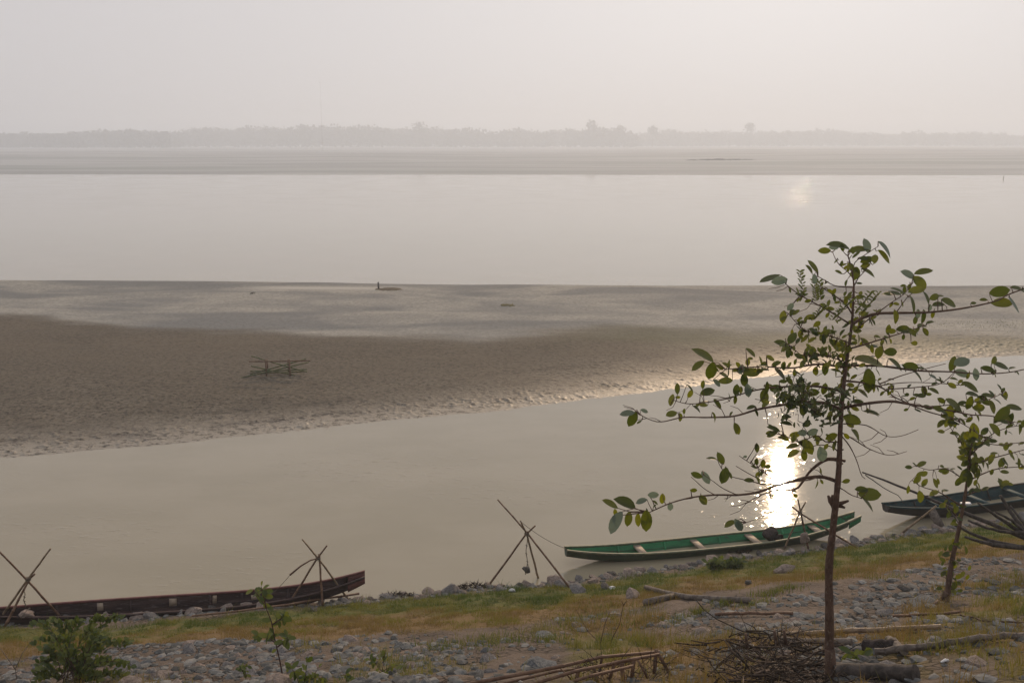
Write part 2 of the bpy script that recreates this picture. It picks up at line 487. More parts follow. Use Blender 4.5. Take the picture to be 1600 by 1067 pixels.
# ------------------------------------------------------------------ setting: river, bank, sandbar, far bank
V = [(-2000, -45, 0), (2000, -45, 0), (2000, 1950, 0), (-2000, 1950, 0)]
tag(np_mesh('river', V, [(0, 1, 2, 3)], water_material()), kind='structure')

xs = np.concatenate([np.linspace(-120, -17, 40), np.arange(-16.5, 19, 0.055), np.linspace(20, 140, 40)])
ys = np.concatenate([np.linspace(-40, 3.6, 40), np.arange(4, 27.5, 0.055), np.linspace(28, 60, 16)])
X, Y = np.meshgrid(xs, ys)
Z = bank_z(X, Y)


def tcurve(pts):
    q = sorted((p.x, float(bank_edge(p.x) - p.y)) for p in (on_bank(a, b) for a, b in pts))
    return np.array([a for a, _ in q]), np.array([b for _, b in q])


G0 = tcurve([(5, 974), (200, 978), (300, 968), (450, 950), (600, 938), (700, 928), (800, 920), (900, 914), (1000, 900), (1100, 883), (1200, 871), (1300, 859), (1400, 842), (1500, 826), (1590, 814)])
G1 = tcurve([(5, 1030), (200, 1006), (300, 1003), (500, 1002), (600, 990), (700, 986), (800, 975), (900, 960), (1000, 948), (1100, 924), (1200, 912), (1300, 907), (1400, 892), (1500, 876), (1590, 866)])


def grass_masks(X, Y):
    t = bank_edge(X) - Y
    n = fbm(X * 1.1, Y * 1.1, 61, 4) - 0.5
    n2 = fbm(X * 3.5, Y * 3.5, 65, 3) - 0.5
    a = np.interp(X, *G0); b = np.interp(X, *G1)
    tt = t + n * 1.1 + n2 * 0.5
    g = smooth(a - 0.15, a + 0.35, tt) * (1 - smooth(b - 0.35, b + 0.25, tt))
    mid = a + (b - a) * 0.5
    am = smooth(mid - 0.5, mid + 0.7, tt + n * 1.0 + n2 * .8)
    # drier tufts further up the slope
    px = X / np.maximum(Y, 1) 
    w = smooth(0.50, 0.66, fbm(X * 0.7 + 9, Y * 0.7, 71, 4)) * smooth(b + 0.2, b + 1.0, tt)
    right = smooth(-0.02, 0.12, px) 
    low = smooth(12.5, 9.5, Y) if False else (1 - smooth(9.5, 12.5, Y))
    w = np.clip(w * (0.45 + 0.55 * right) + 0.55 * right * low * smooth(0.42, 0.6, fbm(X * 1.3, Y * 1.3, 77, 3)), 0, 1)
    dry = 0.25 + 0.75 * smooth(.40, .58, fbm(X * .55 + 3, Y * .55, 131, 3)) * (0.35 + 0.65 * right) + .25 * low
    am = np.maximum(am * g, w * np.clip(dry, 0, 1)) / np.maximum(np.maximum(g, w), 1e-3)
    return np.maximum(g, w), np.clip(am, 0, 1), g, w


g, am, gband, wtuft = grass_masks(X, Y)
tag(grid('bank', X, Y, Z, bank_material(), {'grassy': g * 0.9, 'amber': am}), kind='structure')

# sandbar: rows denser where they are seen larger
ks = np.concatenate([np.linspace(-1.6, -0.64, 40), np.linspace(-0.62, 0.62, 1150), np.linspace(0.64, 1.6, 40)])
ys = np.concatenate([27.0 * (76.0 / 27.0) ** np.linspace(0, 1, 850)])
K, Y = np.meshgrid(ks, ys); X = K * Y
Z = bar_z(X, Y)
dd = Y - bar_edge(X)
DBX, DBY = (lambda q: (np.array([a for a, _ in q]), np.array([b for _, b in q])))(sorted(
    (p.x, p.y) for p in (at_z(a, b, 0.42) for a, b in [(0, 494), (100, 504), (200, 515), (400, 520), (650, 528), (750, 531), (850, 520), (950, 512), (1100, 514), (1300, 519), (1600, 520)])))
edge_n = (fbm(X * 0.25, Y * 0.6, 83, 4) - 0.5)
db = np.interp(X, DBX, DBY) + edge_n * 2.4
imx = X / Y                                     # where along the bar
eb = np.interp(X, SEX, SEY)
q_ = (Y - eb) / np.maximum(db - eb, 1)
dark = (1 - smooth(db - 1.3, db + 0.5 + 0.6 * fbm(X * 1.2, Y * 1.5, 121, 3), Y)) * smooth(0.12, 0.85, q_ + 0.35 * edge_n)
dark = dark * (1 - 0.65 * smooth(0.05, 0.25, imx)) * (0.75 + 0.5 * edge_n)
soft = smooth(-0.25, 0.15, imx)
mud = 1 - smooth(db - 1.0 - 2.5 * soft, db + 0.8 + 1.2 * soft, Y)
wet = np.exp(-(np.clip(dd + 1.5 * edge_n, 0, 40) / (2.6 + 2.6 * smooth(-0.1, 0.3, imx))) ** 1.3)
dw = dd + 0.9 * (fbm(X * 0.35, Y * 0.5, 31, 4) - 0.5) + 0.5 * (fbm(X * 1.3, Y * 1.3, 111, 3) - 0.5)
drift = np.exp(-((dw - 1.25) / 0.22) ** 2) * smooth(.35, .6, fbm(X * .5, Y * .5, 113, 3)) + 0.6 * np.exp(-((dw - 2.9) / 0.35) ** 2) * smooth(.4, .65, fbm(X * .4, Y * .6, 117, 3)) + 0.5 * np.exp(-((dw - 4.6) / 0.3) ** 2) * smooth(.45, .65, fbm(X * .3, Y * .6, 119, 3))
shelf = np.exp(-((Y - 60.0 - 0.35 * np.sin(X * .35)) / 0.45) ** 2) * smooth(-16, -13, X) * smooth(-2, -8, X) if False else np.exp(-((Y - 59.3 + .03 * X) / 0.5) ** 2) * smooth(-17, -13, X) * (1 - smooth(-9, -5, X))
wet_sheen = np.exp(-(np.clip(dw, 0, 40) / 1.7) ** 2)
green = smooth(0.0, 0.15, imx) * np.exp(-((Y - db + 1.5) / 1.6) ** 2) * 0.8
green = np.maximum(green, np.exp(-((Y - 59.8) / 1.0) ** 2) * smooth(-0.15, -0.4, -imx * 0 + imx) * 0.6) if False else green
tag(grid('sandbar', X, Y, Z, sand_material(), {'dark': np.clip(dark, 0, 1), 'mud': mud, 'wet': np.clip(wet, 0, 1), 'green': green, 'drift': np.clip(drift, 0, 1), 'wet_sheen': wet_sheen, 'shelf': shelf}), kind='structure')

ks = np.linspace(-1.0, 1.0, 240); ys = 280 * (1900 / 280) ** np.linspace(0, 1, 170)
K, Y = np.meshgrid(ks, ys); X = K * Y
d = Y - (304 + 22 * (fbm(X * 0.006, 0 * X, 91, 3) - 0.5) - 0.012 * X)
Z = np.where(d < 0, 0.05 * d, 0.9 * (1 - np.exp(-np.clip(d, 0, 1e4) / 12)) + 2.6 * smooth(10, 260 , d) + 1.2 * smooth(0.0, 0.35, K) * smooth(60, 160, d))
Z = Z + (fbm(X * 0.012, Y * 0.03, 95, 4) - 0.5) * 1.3 * smooth(3, 60, d)
tag(grid('far_bank', X, Y, np.maximum(Z, -1.5), far_bank_material()), kind='structure')


def far_z(x, y):
    d = y - 304; k = x / y
    s = lambda a, b, v: (lambda t: t * t * (3 - 2 * t))(min(max((v - a) / (b - a), 0), 1))
    return 0.9 * (1 - math.exp(-max(d, 0) / 12)) + 2.6 * s(10, 260, d) + 1.2 * s(0, .35, k) * s(60, 160, d)


# ------------------------------------------------------------------ far wood
def crown_faces(c, rx, rz, n, size):
    """leaf clumps: randomly turned quads spread through an uneven crown"""
    u = RNG.normal(size=(n, 3)); u /= np.linalg.norm(u, axis=1)[:, None]
    lob = 0.65 + 0.5 * vnoise(u[:, 0] * 2.2 + c[0], u[:, 2] * 2.2 + c[1], 3)
    r = RNG.random(n) ** 0.45 * lob
    P = np.array(c) + u * r[:, None] * np.array([rx, rx * 0.8, rz])
    A = RNG.normal(size=(n, 3)); A /= np.linalg.norm(A, axis=1)[:, None]
    B = np.cross(A, RNG.normal(size=(n, 3))); B /= np.linalg.norm(B, axis=1)[:, None]
    s = size * (0.5 + RNG.random(n))[:, None]
    return np.stack([P - A * s, P - B * s * 0.7, P + A * s, P + B * s * 0.7], 1).reshape(-1, 3)


TOPL = [(0, 203), (60, 207), (120, 204), (150, 202), (270, 203), (300, 198), (330, 196), (360, 200), (400, 196), (430, 194), (470, 197), (520, 195), (560, 194), (600, 195),
        (640, 198), (680, 194), (720, 199), (760, 202), (800, 197), (840, 203), (880, 200), (925, 199), (960, 199), (1000, 203), (1040, 200), (1100, 204), (1160, 203), (1230, 202), (1300, 201), (1400, 204), (1500, 206), (1600, 207)]
VV = []
for px in np.arange(-500, 2100, 6.5):
    top = np.interp(px, [a for a, _ in TOPL], [b for _, b in TOPL]) + random.uniform(0, 5) + 7 * float(vnoise(np.array([px / 26.0]), np.array([0.5]), 7)[0]) - 3
    left = 1.0 if px < 275 else 0.0
    y = random.uniform(1380, 1520) - 170 * left + (130 if px > 1000 else 0)
    p = at_depth(px, top, y); zb = far_z(p.x, y)
    h = max(p.z - zb, 6)
    rx = random.uniform(9, 19)
    VV.append(crown_faces((p.x, y, zb + h * 0.62), rx, h * 0.40, 190, 1.9))
    VV.append(crown_faces((p.x + random.uniform(-3, 3), y - 4, zb + h * 0.28), rx * 1.2, h * 0.30, 120, 2.3))
VV = np.concatenate(VV)
tag(np_mesh('far_wood', VV, np.arange(len(VV)).reshape(-1, 4), M['far_tree'], smooth_=False), kind='stuff')


def far_tree(px, top, y, rx, frac, label):
    p = at_depth(px, top, y); zb = far_z(p.x, y) - 0.3
    h = p.z - zb
    root = empty('tree', (p.x, y, zb), label, 'tree', 'tall trees rising above the far wood')
    V = np.concatenate([crown_faces((p.x, y, zb + h * (1 - frac * 0.5)), rx, h * frac * 0.55, 170, 1.5),
                        crown_faces((p.x + rx * .5, y + 1, zb + h * (1 - frac * 0.8)), rx * .6, h * frac * 0.3, 70, 0.7)])
    o = np_mesh('crown', V - np.array([p.x, y, zb]), np.arange(len(V)).reshape(-1, 4), M['far_tree'], smooth_=False); o.parent = root
    mb = MB(); b = Vector((p.x, y, zb))
    mb.tube([b, b + Vector((.3, 0, h * .4)), b + Vector((0, 0, h * .8))], [0.5, 0.35, 0.15])
    for s in (-1, 1): mb.tube([b + Vector((.1, 0, h * .55)), b + Vector((s * rx * .6, 0, h * (1 - frac * .5)))], [0.25, 0.08])
    mb.build('trunk', M['far_tree'], root)


far_tree(925, 187, 1380, 9.5, 0.45, 'tallest hazy tree with a rounded head above the far wood, in mid picture')
far_tree(969, 194, 1390, 9.0, 0.5, 'hazy tree just right of the tallest tree on the far shore')
far_tree(655, 190, 1370, 11.3, 0.5, 'broad hazy tree highest above the far wood left of centre')
far_tree(1020, 195, 1400, 9.9, 0.5, 'faint bushy tree second to the right of the tallest far tree')
far_tree(1172, 192, 1420, 9.0, 0.4, 'faint small crowned tree rising alone on the right far shore')
far_tree(470, 193, 1370, 9.0, 0.5, 'hazy tree standing beside the foot of the thin mast')

# mast
p = at_depth(500, 124, 660); zb = far_z(p.x, 660)
r = empty('radio_mast', (p.x, 660, zb), 'thin radio mast rising from the hazy far wood', 'mast')
mb = MB(); mb.tube([(p.x, 660, zb), (p.x, 660, p.z)], [0.06, 0.04], 6); mb.build('pole', M['mast'], r)
for k in (0.35, 0.65, 0.95):
    mb = MB(); z = zb + (p.z - zb) * k
    mb.tube([(p.x - .6, 660, z), (p.x + .6, 660, z)], 0.05, 5); mb.build('crossarm', M['mast'], r)

# dark drift and mud on the far bank, posts
for (a, b, c, lab) in [(1070, 1188, 250.5, 'long dark streak of drift lying on the far sandbank'),
                       (1462, 1520, 271.5, 'low dark mud hummock at the far water edge on the right')]:
    p0 = at_depth(a, c, 420 if c < 260 else 318); p1 = at_depth(b, c, p0.y)
    mb = MB(); n = 24
    pts = [p0.lerp(p1, i / n) + Vector((0, random.uniform(-2, 2), random.uniform(-.15, .1))) for i in range(n + 1)]
    mb.tube(pts, [0.1 + 0.55 * math.sin(math.pi * min(1, max(0, (i + .5) / (n + 1)))) * random.uniform(.5, 1.1) for i in range(n + 1)], 8)
    tag(mb.build('drift_heap', M['stone_grey']), lab, 'drift')
p = at_depth(1567, 284, 262)
mb = MB(); mb.tube([(p.x, p.y, -.5), (p.x + .1, p.y, .75)], [0.10, 0.07], 6)
tag(mb.build('marker_post', M['far_mud']), 'lone marker post standing in the wide river at far right', 'post')

# ------------------------------------------------------------------ things on the sandbar
p = on_bar(592, 452)
r = empty('post', p, 'short dark post standing on a low mud mound at the crest of the sandbar', 'post')
mb = MB(); mb.tube([p + Vector((0, 0, -.2)), p + Vector((-.02, 0, .15)), p + Vector((-.03, 0, .42))], [0.06, 0.055, 0.045], 8); mb.build('stake', M['far_mud'], r)
mb = MB()
n = 26; vs = []; fs = []
for j in range(5):
    for i in range(n):
        t = 2 * math.pi * i / n; rr = (1 - j / 4.6)
        vs.append(p + Vector((0.6 + 1.1 * rr * math.cos(t) * random.uniform(.8, 1.1), 0.7 * rr * math.sin(t) * random.uniform(.9, 1.1), -0.04 + 0.11 * (1 - rr ** 2) * random.uniform(.8, 1.2))))
for j in range(4):
    for i in range(n): fs.append((j * n + i, j * n + (i + 1) % n, (j + 1) * n + (i + 1) % n, (j + 1) * n + i))
fs.append(tuple(4 * n + i for i in range(n)))
mb.add(vs, fs); mb.build('mound', rough_mat('mound_mud', (0.11, 0.09, 0.06), (0.16, 0.13, 0.09), 3, 0.95, 0.1, 0.03), r)


def heap(name, px, py, n, sx, sy, sz, mat, label, cat, size=0.09):
    p = on_bar(px, py) if py < 700 else on_bank(px, py)
    mb = MB()
    for i in range(n):
        a = random.uniform(0, 6.28); rr = random.random() ** .5
        q = p + Vector((math.cos(a) * rr * sx, math.sin(a) * rr * sy, (1 - rr) * sz * random.random() + 0.01))
        dr = Vector((random.gauss(0, 1), random.gauss(0, 1), random.uniform(.1, .9))).normalized() * size * random.uniform(.6, 1.5)
        sd = dr.cross(Vector((random.random(), random.random(), random.random()))).normalized() * size * .15
        mb.add([q - sd, q + sd, q + dr], [(0, 1, 2)], random.random())
    return tag(mb.build(name, mat), label, cat)


heap('straw_heap', 793, 478, 160, 0.42, 0.35, 0.05, M['straw'], 'small yellow heap of straw lying on the pale sandbar', 'straw', 0.10)
heap('mud_clod', 395, 459, 40, 0.16, 0.2, 0.07, M['far_mud'], 'dark clump of drift beside the pale shelf on the sandbar', 'drift', 0.10)

# little bamboo rack on the sandbar
base = on_bar(436, 588)
yb = base.y
r = empty('bamboo_rack', base, 'low rack of crossed green bamboo poles standing on the dark sandbar', 'rack')
S = 3.2
cane = [(1245, 463, 1552, 459, 0.0, 0.0, 'bamboo_brown'), (1258, 436, 1535, 516, .7, -.1, 'bamboo_green'), (1255, 486, 1545, 546, -.1, .3, 'bamboo_green'),
        (1250, 526, 1530, 450, .2, .6, 'bamboo_green'), (1190, 548, 1545, 466, -.3, .4, 'bamboo_green'), (1252, 512, 1535, 502, .5, .5, 'bamboo_green'),
        (1300, 520, 1535, 512, .1, .2, 'bamboo_green')]
for (a, b, c, d_, y0, y1, m) in cane:
    mb = MB(); mb.tube([at_depth(a / S, 420 + b / S, yb + y0), at_depth((a + c) / 2 / S, 420 + (b + d_) / 2 / S + .4, yb + (y0 + y1) / 2), at_depth(c / S, 420 + d_ / S, yb + y1)], 0.025, 7)
    mb.build('pole', M[m], r)
for (a, y0) in [(1328, 0), (1447, 0), (1336, .6), (1440, .6)]:
    tp = at_depth(a / S, 420 + 452 / S, yb + y0); mb = MB()
    mb.tube([Vector((tp.x, tp.y, float(bar_z(tp.x, tp.y)) - .1)), tp], 0.03, 7); mb.build('post', M['bamboo_brown'], r)

# ------------------------------------------------------------------ boats
def boat(name, label, A, B, beam, fb, rise_a, rise_b, m_in, m_out, m_rim, group, zoff=0.0, roll=0.0, w_end=(0.3, 0.4), prong_b=True, prong_a=False, dark_near=False, m_prong=None):
    A = Vector((A[0], A[1], 0)); B = Vector((B[0], B[1], 0))
    L = (B - A).length; ux = (B - A).normalized(); uy = Vector((-ux.y, ux.x, 0)); uz = Vector((0, 0, 1))
    root = empty(name, A.lerp(B, 0.5) + Vector((0, 0, zoff)), label, 'boat', group)

    def P(s, lat, z):
        zz = z + lat * roll
        return A + ux * (L * s) + uy * lat + uz * (zz + zoff)

    def gw(s):  # half beam at the rim
        k = abs(2 * s - 1); e = w_end[0] if s < .5 else w_end[1]
        return beam / 2 * (e + (1 - e) * (1 - k ** 2.4))

    def zr(s):
        k = abs(2 * s - 1); return fb + (rise_a if s < .5 else rise_b) * k ** 3.2

    def zb(s):
        k = abs(2 * s - 1); return -0.12 + ((rise_a if s < .5 else rise_b) + fb + .12 - 0.17) * k ** 2.6

    n = 44
    # outer hull
    s0 = 0.045 if prong_a else 0.0; s1 = 0.955 if prong_b else 1.0

    def shell(mb, inset, lo, hi, tone=.5):
        vs = []; fs = []; prof = 9
        for i in range(n + 1):
            s = lo + (hi - lo) * i / n
            g_ = gw(s) - inset; b_ = gw(s) * 0.62 - inset * .6; z0 = zb(s) + inset * 1.2; z1 = zr(s)
            sec = [(-g_, z1), (-(g_ * .7 + b_ * .3), z1 * .66 + z0 * .34), (-(g_ * .25 + b_ * .75), z1 * .3 + z0 * .7), (-b_, z0 + .02), (0, z0),
                   (b_, z0 + .02), ((g_ * .25 + b_ * .75), z1 * .3 + z0 * .7), ((g_ * .7 + b_ * .3), z1 * .66 + z0 * .34), (g_, z1)]
            vs += [P(s, a, z) for a, z in sec]
        for i in range(n):
            for k in range(prof - 1):
                q = (i * prof + k, i * prof + k + 1, (i + 1) * prof + k + 1, (i + 1) * prof + k)
                fs.append(q)
        for i in (0, n):
            fs.append(tuple(i * prof + k for k in range(prof)))
        mb.add(vs, fs, tone)
    mb = MB(); shell(mb, 0.0, s0, s1); mb.f = mb.f[:-2] + mb.f[-2:]; hull = mb.build('hull', m_out, root)
    mb = MB(); shell(mb, 0.022, s0 + 0.006, s1 - 0.006); inner = mb.build('inner_planking', m_in, hull)
    for sd in (-1, 1):                                   # the seam where the side plank is let into the bottom one
        for fz in (.45,):
            mb = MB(); pts = []
            for i in range(31):
                s = s0 + .03 + (s1 - s0 - .06) * i / 30
                g_ = gw(s) - .03; b_ = gw(s) * .62 - .02
                pts.append(P(s, sd * (b_ + (g_ - b_) * fz * .72), (zb(s) + .03) * (1 - fz) + zr(s) * fz))
            mb.tube(pts, .007, 5); mb.build('seam', m_out, inner)
    mb = MB(); vs = []; fs = []                          # silt and stale water lying on the bottom
    for i in range(31):
        s = .2 + .6 * i / 30; b_ = gw(s) * .62 * (.75 + .2 * math.sin(i * 1.7)) * min(1, i / 4, (30 - i) / 4 + .01)
        vs += [P(s, -b_, zb(s) + .042), P(s, b_, zb(s) + .042)]
    for i in range(30): fs.append((2 * i, 2 * i + 1, 2 * i + 3, 2 * i + 2))
    mb.add(vs, fs); mb.build('silt', M['bundle'], root)
    # side strakes running on past the transom as two prongs
    for sd in (-1, 1):
        mb = MB()
        for (on, e, eo) in ((prong_b, s1, 1.0), (prong_a, s0, 0.0)):
            if not on: continue
            vs = []
            m_ = 6
            for i in range(m_ + 1):
                s = e + (eo - e) * i / m_
                wd = 1 - 0.25 * i / m_
                for (du, zt) in ((0.0, zr(s)), (0.0, zr(s) - 0.17 * wd), (0.028, zr(s) - 0.17 * wd), (0.028, zr(s))):
                    vs.append(P(s, sd * (gw(s) - du), zt - .002))
            fs = []
            for i in range(m_):
                for k in range(4): fs.append((i * 4 + k, i * 4 + (k + 1) % 4, (i + 1) * 4 + (k + 1) % 4, (i + 1) * 4 + k))
            fs += [(0, 1, 2, 3), tuple(m_ * 4 + k for k in range(4))]
            mb.add(vs, fs)
        if mb.v: mb.build('prong', m_prong or m_in, root)
        # rim plank
        mb = MB(); pts = [P(i / 50, sd * (gw(i / 50) - .008), zr(i / 50) + .006) for i in range(51)]
        vs = []; fs = []
        for i, q in enumerate(pts):
            for (a, b) in ((-.024, -.022), (.024, -.022), (.024, .014), (-.024, .014)):
                vs.append(q + uy * a + uz * b)
        for i in range(50):
            for k in range(4): fs.append((i * 4 + k, i * 4 + (k + 1) % 4, (i + 1) * 4 + (k + 1) % 4, (i + 1) * 4 + k))
        fs += [(0, 1, 2, 3), tuple(200 + k for k in range(4))]
        mb.add(vs, fs); mb.build('gunwale', m_rim if (sd > 0 or not dark_near) else m_out, root)
    return root, P, gw, zr, zb, ux, uy


def thwart(bt, s, w, mat, drop=0.05, th=0.018):
    root, P, gw, zr, zb, ux, uy = bt
    c = P(s, 0, zr(s) - drop)
    mb = MB(); mb.box(c, ux * w / 2, uy * (gw(s) - .03), Vector((0, 0, th))); mb.build('thwart', mat, root)


def ribs(bt, ss, mat, w=0.05, name='rib'):
    root, P, gw, zr, zb, ux, uy = bt
    for s in ss:
        mb = MB(); g_ = gw(s) - .03; b_ = gw(s) * .62 - .02; z0 = zb(s) + .04; z1 = zr(s) - .02
        pts = [P(s, -g_, z1), P(s, -(g_ * .25 + b_ * .75), z1 * .3 + z0 * .7), P(s, -b_, z0), P(s, b_, z0), P(s, (g_ * .25 + b_ * .75), z1 * .3 + z0 * .7), P(s, g_, z1)]
        mb.tube(pts, w / 2, 5); mb.build(name, mat, root)


GROUP_B = 'narrow wooden boats moored along the bank'
a = at_z(884, 857, .36); b = at_z(1340, 803, .50)
green = boat('wooden_boat', 'long narrow green boat with pale thwarts moored beside the bank', a, b, 0.74, 0.17, 0.19, 0.33,
             M['boat_green_in'], M['boat_green_out'], M['boat_rim'], GROUP_B)
for s, w in ((0.245, .16), (0.44, .15), (0.63, .17), (0.85, .16)): thwart(green, s, w, M['pale_wood'])
ribs(green, (0.18, 0.34, 0.53, 0.75, .92), M['boat_green_in'])

a = at_z(-60, 958, .30); b = at_z(570, 896, .62)
brown = boat('wooden_boat', 'dark brown weathered boat with reddish rim drawn up against the shore stones', a, b, 0.46, 0.21, 0.08, 0.38,
             M['boat_brown'], M['boat_brown'], M['boat_brown_rim'], GROUP_B, zoff=0.02, roll=.30, dark_near=True, m_prong=M['boat_brown_rim'])
ribs(brown, (0.22, 0.4, 0.6, 0.68, .8), M['boat_brown'])
mb = MB()
rt, P_, gw_, zr_, zb_, ux_, uy_ = brown
for s, wk, hk in ((0.325, .055, .12), (0.505, .07, .11), (0.61, .04, .13), (0.715, .085, .07), (0.875, .05, .10)):
    mb = MB(); q = P_(s, gw_(s) - .05, zr_(s) * .52); mb.box(q, ux_ * wk, uy_ * .012, Vector((random.uniform(-.02, .03), 0, hk * .62)) + uy_ * .02); mb.build('knee', M['pale_wood'], rt)

a = at_z(1384, 789, .44); d_ = at_z(1600, 766, .28); dr = (d_ - a); dr.z = 0; dr.normalize()
b = a + dr * 8.0
teal = boat('wooden_boat', 'dark blue green boat moored behind the leaning dead branches at right', a, b, 0.95, 0.26, 0.18, 0.3,
            M['boat_teal'], M['boat_teal_out'], M['boat_teal'], GROUP_B)
for s, w in ((0.2, .14), (0.36, .16), (0.52, .16)): thwart(teal, s, w, M['boat_teal'])
ribs(teal, (0.14, 0.28, 0.45), M['boat_teal_out'])
rt, P_, gw_, zr_, zb_, ux_, uy_ = teal

# things lying in the boats


def blob(mb, c, r, seed, flat=1.0, rough=0.25, tone=.5, sub=2):
    import bmesh
    bm = bmesh.new(); bmesh.ops.create_icosphere(bm, subdivisions=sub, radius=1.0)
    rnd = random.Random(seed); off = rnd.uniform(0, 99)
    planes = [(Vector((rnd.gauss(0, 1), rnd.gauss(0, 1), rnd.gauss(0, 1))).normalized(), rnd.uniform(.45, .85)) for _ in range(11)]
    vs = []
    for v in bm.verts:
        q = v.co.copy()
        for nrm, dd_ in planes:
            e = q.dot(nrm) - dd_
            if e > 0: q -= nrm * e * (1 - rough * .3)
        k = 1 + rough * (float(vnoise(q.x * 2 + off, q.y * 2 + q.z * 1.7, 5)) - .5)
        q = Vector((q.x * r[0], q.y * r[1], q.z * r[2] * flat)) * k
        vs.append(Vector(c) + q)
    fs = [tuple(v.index for v in f.verts) for f in bm.faces]
    bm.free(); mb.add(vs, fs, tone)


rt, P_, gw_, zr_, zb_, ux_, uy_ = green
mb = MB(); c = P_(0.685, -.02, .20)
blob(mb, c, (.20, .18, .20), 3, 1, .5, sub=3); blob(mb, c + Vector((.18, .05, -.05)), (.16, .14, .13), 5, 1, .5, sub=3)
tag(mb.build('net_bundle', M['bundle']), 'dark lumpy bundle resting inside the green boat', 'bundle')
rt, P_, gw_, zr_, zb_, ux_, uy_ = teal
mb = MB(); blob(mb, P_(0.30, -.1, zr_(.3) - .06), (.16, .12, .07), 8, 1, .5, sub=3)
tag(mb.build('white_sack', M['litter']), 'small white sack lying in the dark blue green boat', 'sack')

# ------------------------------------------------------------------ poles and tripods
def cane_pts(a, b, n=7, wob=0.012):
    a = Vector(a); b = Vector(b); L = (b - a).length
    out = []
    for i in range(n + 1):
        q = a.lerp(b, i / n)
        if 0 < i < n: q += Vector((random.uniform(-1, 1), random.uniform(-1, 1), random.uniform(-1, 1))) * wob * L * .35
        out.append(q)
    return out


def cane_tube(mb, pts, r0, r1, sides=7):
    """a cane with slightly swollen joints"""
    pp = []; rr = []
    n = len(pts)
    for i, q in enumerate(pts):
        r_ = r0 + (r1 - r0) * i / (n - 1)
        if 0 < i < n - 1:
            d_ = (pts[i + 1] - pts[i - 1]).normalized() * .008
            pp += [q - d_, q, q + d_]; rr += [r_ * .96, r_ * 1.22, r_ * .96]
        else:
            pp.append(q); rr.append(r_)
    mb.tube(pp, rr, sides)


def tripod(label, apex_px, feet, tops, hang=None, radius=0.022, mats=('bamboo_brown', 'bamboo', 'bamboo_brown')):
    F_ = [on_bank(*f) for f in feet]
    ya = sum(f.y for f in F_) / len(F_)
    ap = at_depth(apex_px[0], apex_px[1], ya)
    root = empty('mooring_tripod', Vector((ap.x, ya, min(f.z for f in F_))), label, 'tripod', 'mooring tripods of poles on the shore')
    for i, (f, tp) in enumerate(zip(F_, tops)):
        d0 = ap - f
        # extend beyond the lashing as far as seen
        L0 = math.hypot(feet[i][0] - apex_px[0], feet[i][1] - apex_px[1]); L1 = math.hypot(tp[0] - apex_px[0], tp[1] - apex_px[1])
        end = at_depth(tp[0], tp[1], ap.y + (d0.y) * min(L1 / L0, 1.2))
        pa = cane_pts(f - d0.normalized() * .12, ap, 5); pb = cane_pts(ap, end, 4)
        offs = Vector((0.02 * (i - 1), 0.03 * (i - 1), 0))
        mb = MB(); cane_tube(mb, [q + offs for q in pa + pb[1:]], radius * 1.1, radius * .7)
        mb.build('pole', M[mats[i % len(mats)]], root)
    mb = MB()
    for k in range(5):
        th = k * 1.3
        ring = [ap + Vector((.045 * math.cos(th + t), .055 * math.sin(th + t), .02 * math.sin(2 * t + k) + .012 * (k - 2))) for t in np.linspace(0, 6.28, 10)]
        mb.tube(ring, 0.006, 5)
    mb.build('lashing', M['rope'], root)
    return ap, root


ap_mid, _ = tripod('tall mooring tripod with one long pole leaning left of the green boat', (823, 834), [(767, 911), (841, 903), (888, 918)], [(838, 820), (813, 813), (776, 781)])
ap_small, rs = tripod('small mooring tripod in front of the raised end of the brown boat', (497, 872), [(452, 945), (545, 937), (502, 947)], [(513, 851), (472, 842), (496, 866)])
ap_left, _ = tripod('crossed mooring poles at the left edge over the brown boat', (44, 904), [(100, 965), (-4, 972), (4, 980)], [(-6, 852), (79, 857), (52, 897)], radius=.024)
ap_green, _ = tripod('mooring tripod standing in front of the far end of the green boat', (1250, 800), [(1341, 856), (1225, 858), (1262, 858)], [(1238, 790), (1259, 784), (1246, 781)])
# bent stick lashed on the small tripod
mb = MB(); y0 = ap_small.y
cane_tube(mb, [at_depth(497, 872, y0), at_depth(485, 875, y0 - .05), at_depth(470, 884, y0 - .1), at_depth(453, 898, y0 - .15)], 0.012, 0.02)
mb.build('arm', M['bamboo_brown'], rs)


def hanging_stone(top, px, py, r, label, mat, flat=1.0, hangs=True):
    c = at_depth(px, py, top.y - .02)
    root = empty('hanging_stone', c, label, 'stone', 'stones hung from the mooring tripods')
    mb = MB(); blob(mb, c, (r, r * .9, r), int(px), flat, .5, sub=3); mb.build('weight', mat, root)
    mb = MB()
    pts = [top.lerp(c + Vector((0, 0, r * .7)), t) + Vector((.015 * math.sin(9 * t), 0, 0)) for t in np.linspace(0, 1, 9)]
    mb.tube(pts, 0.008, 5)
    for k in range(3):
        q = pts[3 + k * 2]; mb.tube([q + Vector((-.02, 0, .02)), q + Vector((.02, .01, 0)), q + Vector((-.01, 0, -.03))], .009, 5)
    ring = [c + Vector((math.cos(t) * r * 1.0 * .3, math.sin(t) * r * .95, math.cos(t) * r * 1.0 * flat)) for t in np.linspace(0, 6.28, 16)]
    mb.tube(ring, .007, 5)
    mb.build('rope', M['rope'], root)


hanging_stone(ap_mid, 823, 889, 0.105, 'round brown stone hanging on a rope under the tall tripod', M['stone_dark'])
hanging_stone(ap_green, 1258, 842, 0.12, 'pinkish brown stone hung under the tripod by the green boat', M['stone_pink'], 1.3)
hanging_stone(ap_left + Vector((-.1, 0, -.25)), 40, 958, 0.17, 'flat pinkish stone tied under the crossed poles at left', M['stone_pink'], .5)


